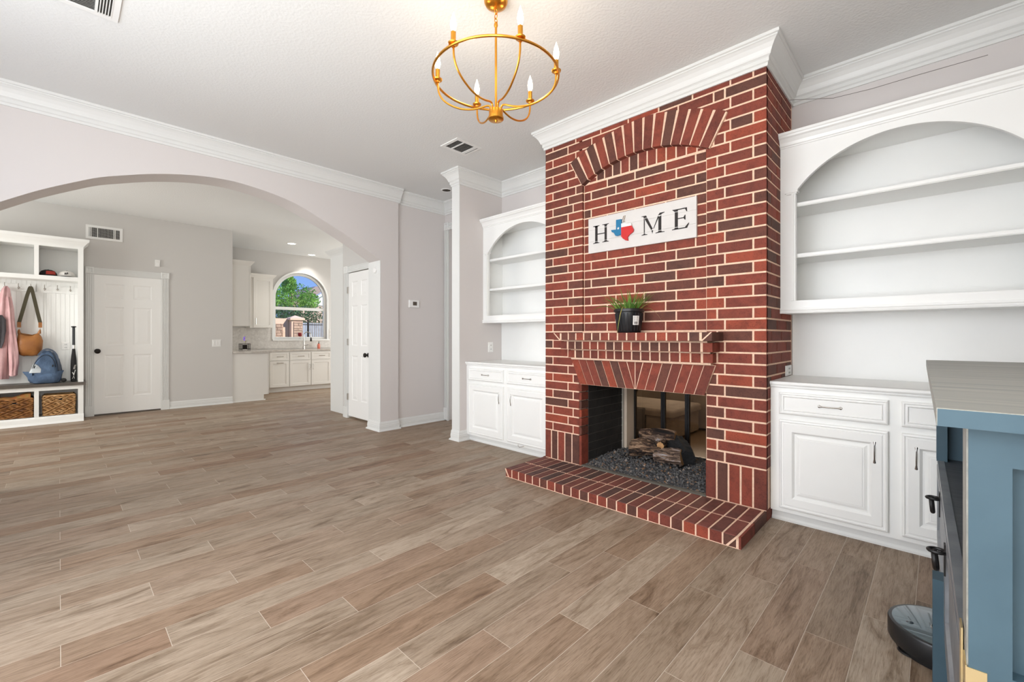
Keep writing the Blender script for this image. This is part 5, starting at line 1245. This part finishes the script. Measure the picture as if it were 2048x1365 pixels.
# faucet
fc = thing('kitchen_faucet', 'champagne nickel gooseneck faucet in front of the arched window', 'faucet', (-10.10, 3.80, .87))
X_ = -10.13
MB().lathe([(.026, .870), (.026, .90), (.020, .95), (.016, 1.04), (.012, 1.10)], (X_, 3.795, 0), 16).build('body', 'nickel', fc, True)
MB().tube([(X_, 3.795, 1.08)] + [(X_ + .02 * (1 - cos(t)), 3.795 + .0675 * (1 - cos(t)), 1.17 + .075 * sin(t)) for t in [pi * k / 12 for k in range(13)]] + [(X_ + .04, 3.932, 1.12)], .0105, 10).build('spout', 'nickel', fc, True)
MB().lathe([(.012, 1.125), (.016, 1.10), (.021, 1.05), (.019, 1.035)], (X_ + .04, 3.934, 0), 14).build('spray_head', 'bronze', fc, True)
MB().tube([(X_ + .015, 3.80, .945), (X_ + .04, 3.845, .95), (X_ + .05, 3.875, .965)], .009, 8).build('lever', 'nickel', fc, True)
sp = thing('soap_bottle', 'coral soap bottle with dark pump on the kitchen counter', 'bottle', (-10.15, 4.13, .87))
MB().lathe([(.027, .870), (.032, .876), (.033, .93), (.030, .965), (.016, .978), (.014, .985)], (-10.15, 4.13, 0), 16).build('bottle', 'pinksoap', sp, True)
MB().lathe([(.014, .985), (.014, .998), (.005, 1.0), (.005, 1.022), (.010, 1.026), (.010, 1.034)], (-10.15, 4.13, 0), 12).tube([(-10.15, 4.13, 1.030), (-10.12, 4.12, 1.026)], .004, 6).build('pump', 'bronze', sp, True)
wg = thing('wine_glass', 'stemmed glass of red wine on the kitchen window sill', 'glass', (-10.29, 3.775, 1.085))
MB().lathe([(.030, 1.086), (.028, 1.089), (.004, 1.093), (.004, 1.135), (.010, 1.142)], (-10.305, 3.775, 0), 16).build('stem', 'purefrost', wg, True)
MB().lathe([(.010, 1.142), (.035, 1.155), (.044, 1.185), (.045, 1.215), (.042, 1.23)], (-10.305, 3.775, 0), 18).build('bowl', 'wine', wg, True)
# wire box with sprig
wb = thing('wire_lantern', 'small black wire box holder with candle inside on the kitchen counter', 'holder', (-9.35, 2.44, .887))
m_ = MB(); a, b, c, d_, z0, z1 = -9.44, -9.36, 2.355, 2.53, .905, 1.012
for x in (a, b):
    m_.box(x - .004, x + .004, c, d_, z0, z0 + .008).box(x - .004, x + .004, c, d_, z1 - .008, z1)
    for y in (c, c + .035, d_ - .035, d_ - .008): m_.box(x - .004, x + .004, y, y + .007, z0 - .018, z1)
for y in (c, d_ - .008): m_.box(a, b, y, y + .008, z1 - .008, z1).box(a, b, y, y + .008, z0, z0 + .008)
m_.build('frame', 'black', wb)
MB().box(-9.42, -9.375, 2.41, 2.475, .913, .99).build('candle', 'bronze', wb)
MB().tube([(-9.40, 2.45, .99), (-9.40, 2.455, 1.05), (-9.39, 2.44, 1.10), (-9.39, 2.45, 1.15)], .003, 5).tube([(-9.40, 2.455, 1.04), (-9.40, 2.475, 1.07)], .0025, 5).build('sprig', 'branch', wb, True)
f_ = MB()
for i in range(7): f_.ell((-9.39 + .008 * cos(i), 2.432 + .010 * sin(i * 2.3), 1.075 + .010 * i), (.007, .008, .010), 8, 5)
f_.build('violet_lit_cluster', 'violet', wb, True)  # small violet cluster that glows by itself

# ================================================================== OUTSIDE THE KITCHEN WINDOW
struct('ground_outside', MB().box(-60, -10.45, -20, 50, -.30, -.12), 'grass', 'lawn outside the kitchen window')
gw = thing('garden_wall', 'peach stucco garden wall with stone inset panel behind the kitchen window', 'wall', (-17.1, 5.0, -.12))
MB().box(-17.25, -17.05, 2.0, 5.85, -.12, 1.80).build('stucco', 'outstucco', gw)
stn = simple('ledge_stone', (206, 170, 146), .9, var=.22, vscale=6)
def ledge(y0, y1, z0, z1, x, parent, seed):
    rr = random.Random(seed); z = z0
    while z < z1 - .02:
        h = rr.uniform(.07, .11); h = min(h, z1 - z); y = y0
        while y < y1 - .02:
            w_ = min(rr.uniform(.14, .30), y1 - y); MB().box(x, x + .03 + rr.uniform(0, .012), y + .006, y + w_ - .006, z + .006, z + h - .006).build('stone', stn, parent); y += w_
        z += h
ledge(4.9, 5.66, .95, 1.61, -17.05, gw, 1)
gp = thing('garden_pillar', 'peach stone-faced pillar with pyramid cap behind the kitchen window', 'pillar', (-16.9, 6.05, -.12))
MB().box(-17.2, -16.8, 5.86, 6.25, -.12, 1.76).box(-17.26, -16.74, 5.80, 6.31, 1.74, 1.81).add([(-17.26, 5.80, 1.81), (-16.74, 5.80, 1.81), (-16.74, 6.31, 1.81), (-17.26, 6.31, 1.81), (-17.0, 6.055, 1.92)], [(0, 1, 4), (1, 2, 4), (2, 3, 4), (3, 0, 4)]).build('shaft', 'outstucco', gp)
ledge(5.93, 6.25, .95, 1.68, -16.8, gp, 2)
io = thing('iron_gate', 'black iron gate with finials behind the kitchen window', 'gate', (-17.4, 6.8, -.12))
for y in (6.40, 6.68): MB().box(-17.45, -17.38, y - .03, y + .03, -.12, 1.70).ell((-17.415, y, 1.745), (.035, .035, .05), 10, 6).build('post', 'black', io)
MB().box(-17.43, -17.40, 6.40, 7.6, 1.58, 1.61).box(-17.43, -17.40, 6.40, 7.6, .3, .33).build('rail', 'black', io)
for i in range(12): MB().box(-17.425, -17.405, 6.78 + .07 * i, 6.792 + .07 * i, 1.0, 1.74).build('picket', 'branch', io)
wfz = thing('wood_fence', 'weathered grey board fence behind the iron gate', 'fence', (-20, 8, -.12))
for i in range(16): MB().box(-20.04, -20.0, 7.0 + .14 * i, 7.13 + .14 * i, -.12, 1.74 + .004 * (i % 3)).build('board', 'ext_wood', wfz)
hs = thing('neighbor_house', 'pale brick house with a white gable behind the fence', 'house', (-27, 11, -.12))
MB().box(-30, -26, 9.6, 16, -.12, 2.95).build('walls', simple('pale_brick', (206, 178, 162), .9, bscale=20, bstr=.3), hs)
gy = FR((-26, 0, 0), (0, 1, 0), (1, 0, 0))
MB().prism([(9.7, 2.95), (13.3, 2.95), (11.5, 4.1)], gy, -.02, .05).build('gable', simple('gable_white', (240, 236, 228), .7), hs)
MB().prism([(9.45, 2.86), (9.60, 2.80), (11.5, 4.05), (13.4, 2.80), (13.55, 2.86), (11.5, 4.22)], gy, -.3, .25).build('rake_trim', 'plate', hs)
MB().prism([(9.3, 2.95), (15.5, 2.95), (14.0, 4.2), (10.9, 4.2)], gy, -4.2, -1.2).build('roof', 'roof', hs)
def foliage(mb, c, r, nn, s_, rr):
    for i in range(nn):
        while True:
            p = Vector((rr.uniform(-1, 1), rr.uniform(-1, 1), rr.uniform(-1, 1)))
            if .35 < p.length < 1: break
        p = Vector((c[0] + p.x * r[0], c[1] + p.y * r[1], c[2] + p.z * r[2])); a = Vector((rr.gauss(0, 1), rr.gauss(0, 1), rr.gauss(0, 1))).normalized(); b = a.orthogonal().normalized(); q = s_ * rr.uniform(.6, 1.3)
        mb.add([p - a * q, p + b * q * .5, p + a * q, p - b * q * .5], [(0, 1, 2, 3)])
r5 = random.Random(11)
tr = thing('garden_tree', 'bright green leafy tree filling the upper kitchen window', 'tree', (-22, 8, -.12))
fo = MB()
for c, r in (((-22, 7.9, 3.0), (.9, 1.0, .7)), ((-22, 7.2, 3.0), (.8, .7, .6)), ((-22.2, 7.65, 3.6), (.4, .33, .45)), ((-22, 8.45, 2.85), (.7, .5, .45)), ((-22, 7.55, 3.9), (.3, .18, .25)), ((-22, 6.6, 2.9), (.8, .6, .7))): foliage(fo, c, r, 900, .055, r5)
fo.build('foliage', 'leaf', tr, kind='stuff')
MB().tube([(-22, 7.9, -.12), (-22, 7.9, 1.5), (-22.05, 7.8, 2.6)], [.12, .10, .06], 8).tube([(-22.05, 7.8, 2.4), (-22.1, 7.7, 3.2), (-22.1, 7.6, 3.8)], [.05, .035, .015], 6).tube([(-22.0, 7.9, 2.0), (-22, 8.3, 2.7)], [.05, .02], 6).build('trunk', 'branch', tr, True)
hg = thing('garden_hedge', 'dark green hedge behind the garden wall', 'hedge', (-20.6, 7.4, -.12))
fo = MB()
for i in range(8): foliage(fo, (-20.8, 5.8 + .36 * i, 1.95), (.5, .45, .62), 420, .05, r5)
fo.build('foliage', 'leaf_d', hg, kind='stuff')
MB().tube([(-20.8, 7.2, -.12), (-20.8, 7.2, 1.8)], .06, 8).build('stem', 'branch', hg)

# ================================================================== DEN (through the firebox)
sf = thing('sectional_sofa', 'tan sectional sofa with chaise seen through the firebox', 'sofa', (-2.9, 5.0, 0))
def soft(mb, x0, x1, y0, y1, z0, z1, r=.04):
    ring = lambda z, i: [(x0 + i, y0 + i, z), (x1 - i, y0 + i, z), (x1 - i, y1 - i, z), (x0 + i, y1 - i, z)]
    def rr4(z, i):
        o_ = []; rr = r
        for (cx_, cy_, a0) in ((x1 - i - rr, y0 + i + rr, -90), (x1 - i - rr, y1 - i - rr, 0), (x0 + i + rr, y1 - i - rr, 90), (x0 + i + rr, y0 + i + rr, 180)):
            for k in range(5): a = R(a0 + 22.5 * k); o_.append((cx_ + rr * cos(a), cy_ + rr * sin(a), z))
        return o_
    return mb.loft([rr4(z0, 0), rr4(z1 - r, 0), rr4(z1 - r * .4, r * .25), rr4(z1, r * .8)])
soft(MB(), -3.9, -2.06, 4.59, 5.38, .03, .30).build('chaise_base', 'sofa', sf, True)
soft(MB(), -3.9, -2.04, 4.57, 5.40, .27, .345, .03).build('chaise_cushion', 'sofa', sf, True)
soft(MB(), -3.9, -2.35, 4.562, 4.60, .04, .342, .015).build('throw_cover', 'sofa_dark', sf, True)
soft(MB(), -3.3, -1.7, 5.85, 6.7, .03, .42, .05).build('seat', 'sofa', sf, True); soft(MB(), -3.3, -1.5, 6.5, 6.85, .03, .72, .06).build('backrest', 'sofa', sf, True)
soft(MB(), -2.2, -1.95, 5.45, 6.7, .03, .52, .06).build('armrest', 'sofa', sf, True)
for x in (-3.7, -2.2):
    for y in (4.7, 5.25): MB().box(x - .02, x + .02, y - .02, y + .02, 0, .04).build('foot', 'black', sf)
tl2 = thing('fireplace_tools', 'black iron fireplace tool stand behind the glass fire doors', 'fireplace tools', (-2.3, 4.12, 0))
MB().lathe([(.09, 0), (.09, .012), (.02, .02)], (-2.30, 4.15, 0), 18).tube([(-2.30, 4.15, .01), (-2.30, 4.15, .74)], .008, 8).tube([(-2.36, 4.15, .70), (-2.24, 4.15, .70)], .005, 6).build('stand', 'black', tl2)
MB().tube([(-2.345, 4.15, .70), (-2.345, 4.15, .12)], .005, 6).tube([(-2.345, 4.15, .72), (-2.345, 4.15, .66), (-2.37, 4.14, .60)], .006, 6).build('poker', 'black', tl2)
MB().tube([(-2.255, 4.15, .70), (-2.255, 4.15, .20)], .005, 6).tube([(-2.255, 4.15, .52), (-2.225, 4.14, .58), (-2.20, 4.14, .63)], .006, 6).box(-2.285, -2.225, 4.13, 4.17, .08, .20).build('brush', 'black', tl2)

# ================================================================== BLUE SIDEBOARD
DR = R(1.13)
ds = thing('sideboard', 'blue chalk-painted sideboard with grey wood top and iron ring pulls at right', 'sideboard', (.035, .995, 0), None, DR, local=True)
LN, DP, ZT = 1.80, .47, 1.039
MB().box(-.037, DP, -.048, LN + .03, ZT - .0275, ZT).build('top_board', 'dtop', ds)
MB().box(-.036, DP, -.0495, -.048, ZT - .0275, ZT - .001).build('top_edge', 'dblue', ds)
fe = FR((0, 0, 0), (1, 0, 0), (0, -1, 0))
MB().fbox(fe, 0, .046, .06, 1.0115, -.035, 0).fbox(fe, DP - .06, DP - .01, .06, 1.0115, -.035, 0).fbox(fe, .046, DP - .06, .951, 1.0115, -.035, 0).fbox(fe, .046, DP - .06, .555, .633, -.035, 0).fbox(fe, .046, DP - .06, .06, .14, -.035, 0).fbox(fe, .046, DP - .06, .14, .951, -.034, -.026).build('end_panel', 'dblue', ds)
MB().box(-.002, 0, .003, .085, .06, 1.0115).box(0, .03, .035, .085, .06, 1.0115).build('end_panel_edge', 'dtop', ds)
MB().box(0, DP - .02, LN - .035, LN, .06, 1.0115).build('end_panel', 'dblue', ds)
MB().box(-.004, .030, LN - .10, LN - .035, .60, 1.0115).build('far_post', 'dblue', ds)
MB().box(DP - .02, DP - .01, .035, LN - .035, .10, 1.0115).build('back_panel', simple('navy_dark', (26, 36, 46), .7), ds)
MB().box(.001, DP - .02, .035, LN - .035, .575, .600).build('deck', 'ddeck', ds)
MB().box(.004, DP - .02, .035, LN - .035, .19, .22).build('bottom_board', 'dfront', ds)
fd = FR((0, 0, 0), (0, 1, 0), (-1, 0, 0))
MB().fbox(fd, .036, LN - .035, .575, .603, -.02, .001).fbox(fd, .036, LN - .035, .19, .24, -.02, .001).build('front_rail', 'dfront', ds)
DW = (LN - .07) / 2
for i in range(2):
    a = .037 + DW * i; d = MB().rings(fd, a + .003, a + DW - .003, .245, .572, [(0, -.012), (0, .002), (.045, .002), (.050, -.006), (.055, -.006)]).build('door', 'dfront', ds)
    yc = (.80, 1.30)[i]
    zc = (.500, .520)[i]
    MB().fbox(fd, yc - .012, yc + .012, zc - .045, zc + .045, .002, .006).build('pull_plate', 'black', d)
    MB().tube([fd(yc + .017 * sin(t), zc + .020, .020 + .019 * cos(t)) for t in [2 * pi * k / 20 for k in range(20)]], .0052, 8, closed=True).build('pull_eye', 'black', d, True)
    MB().tube([fd(yc + .017 * sin(t), zc - .008 + .024 * cos(t), .024 + .002 * cos(t)) for t in [2 * pi * k / 20 for k in range(20)]], .0075, 8, closed=True).build('pull_ring', 'black', d, True)
MB().box(-.027, .02, .955, 1.03, .0, .372).build('middle_leg', 'dblue', ds)
for y in (.0, LN - .06):
    for x in (.0, DP - .07): MB().box(x, x + .05, y + .002, y + .055, 0, .06).build('foot', 'dblue', ds)
MB().fbox(fe, -.002, .020, .585, .630, 0, .0015).build('brass_corner', 'brass', ds)
MB().box(-.0035, -.002, -.0015, .045, .585, .632).build('brass_corner', 'brass', ds)
MB().box(-.006, -.0035, .05, .085, .45, .665).build('brass_strap', 'brass', ds)

# robot vacuum
rx, ry = .012, 2.215; RO = .150
rv = thing('robot_vacuum', 'black round robot vacuum with glossy top on the floor beside the sideboard', 'robot vacuum', (rx, ry, 0))
MB().lathe([(RO - .022, .018), (RO - .004, .024), (RO, .034), (RO, .088), (RO - .003, .094), (RO - .012, .096)], (rx, ry, 0), 56).build('body', 'robot', rv, True)
MB().lathe([(.001, .0968), (RO - .014, .0966), (RO - .012, .0955)], (rx, ry, 0), 56, cap=False).build('top_plate', 'robot_top', rv, True)
MB().lathe([(RO - .035, .004), (RO - .028, .0), (RO - .020, .002), (RO - .018, .018), (RO - .040, .019)], (rx, ry, 0), 40).build('underside', 'robot', rv, True)
MB().lathe([(.036, .097), (.038, .0985), (.040, .097)], (rx + .01, ry - .01, 0), 24, cap=False).build('dial_ring', 'nickel', rv, True)
for y in (.018, -.022): MB().lathe([(.001, .1035), (.008, .102), (.010, .097)], (rx + .005, ry + y, 0), 14, cap=False).build('button', 'robot', rv, True)
for x in (-.045, -.022): MB().box(rx - .01 + x, rx + x - .006, ry - .128 + abs(x) * .2, ry - .12, .01, .06)
MB().lathe([(.001, .101), (.008, .100), (.011, .097)], (rx - .085, ry - .035, 0), 14, cap=False).build('sensor', 'robot_top', rv, True)
MB().lathe([(.003, .0), (.030, .001), (.034, .004), (.030, .008), (.003, .009)], (rx - .085, ry - .07, 0), 20).build('side_brush', 'black', rv, True)
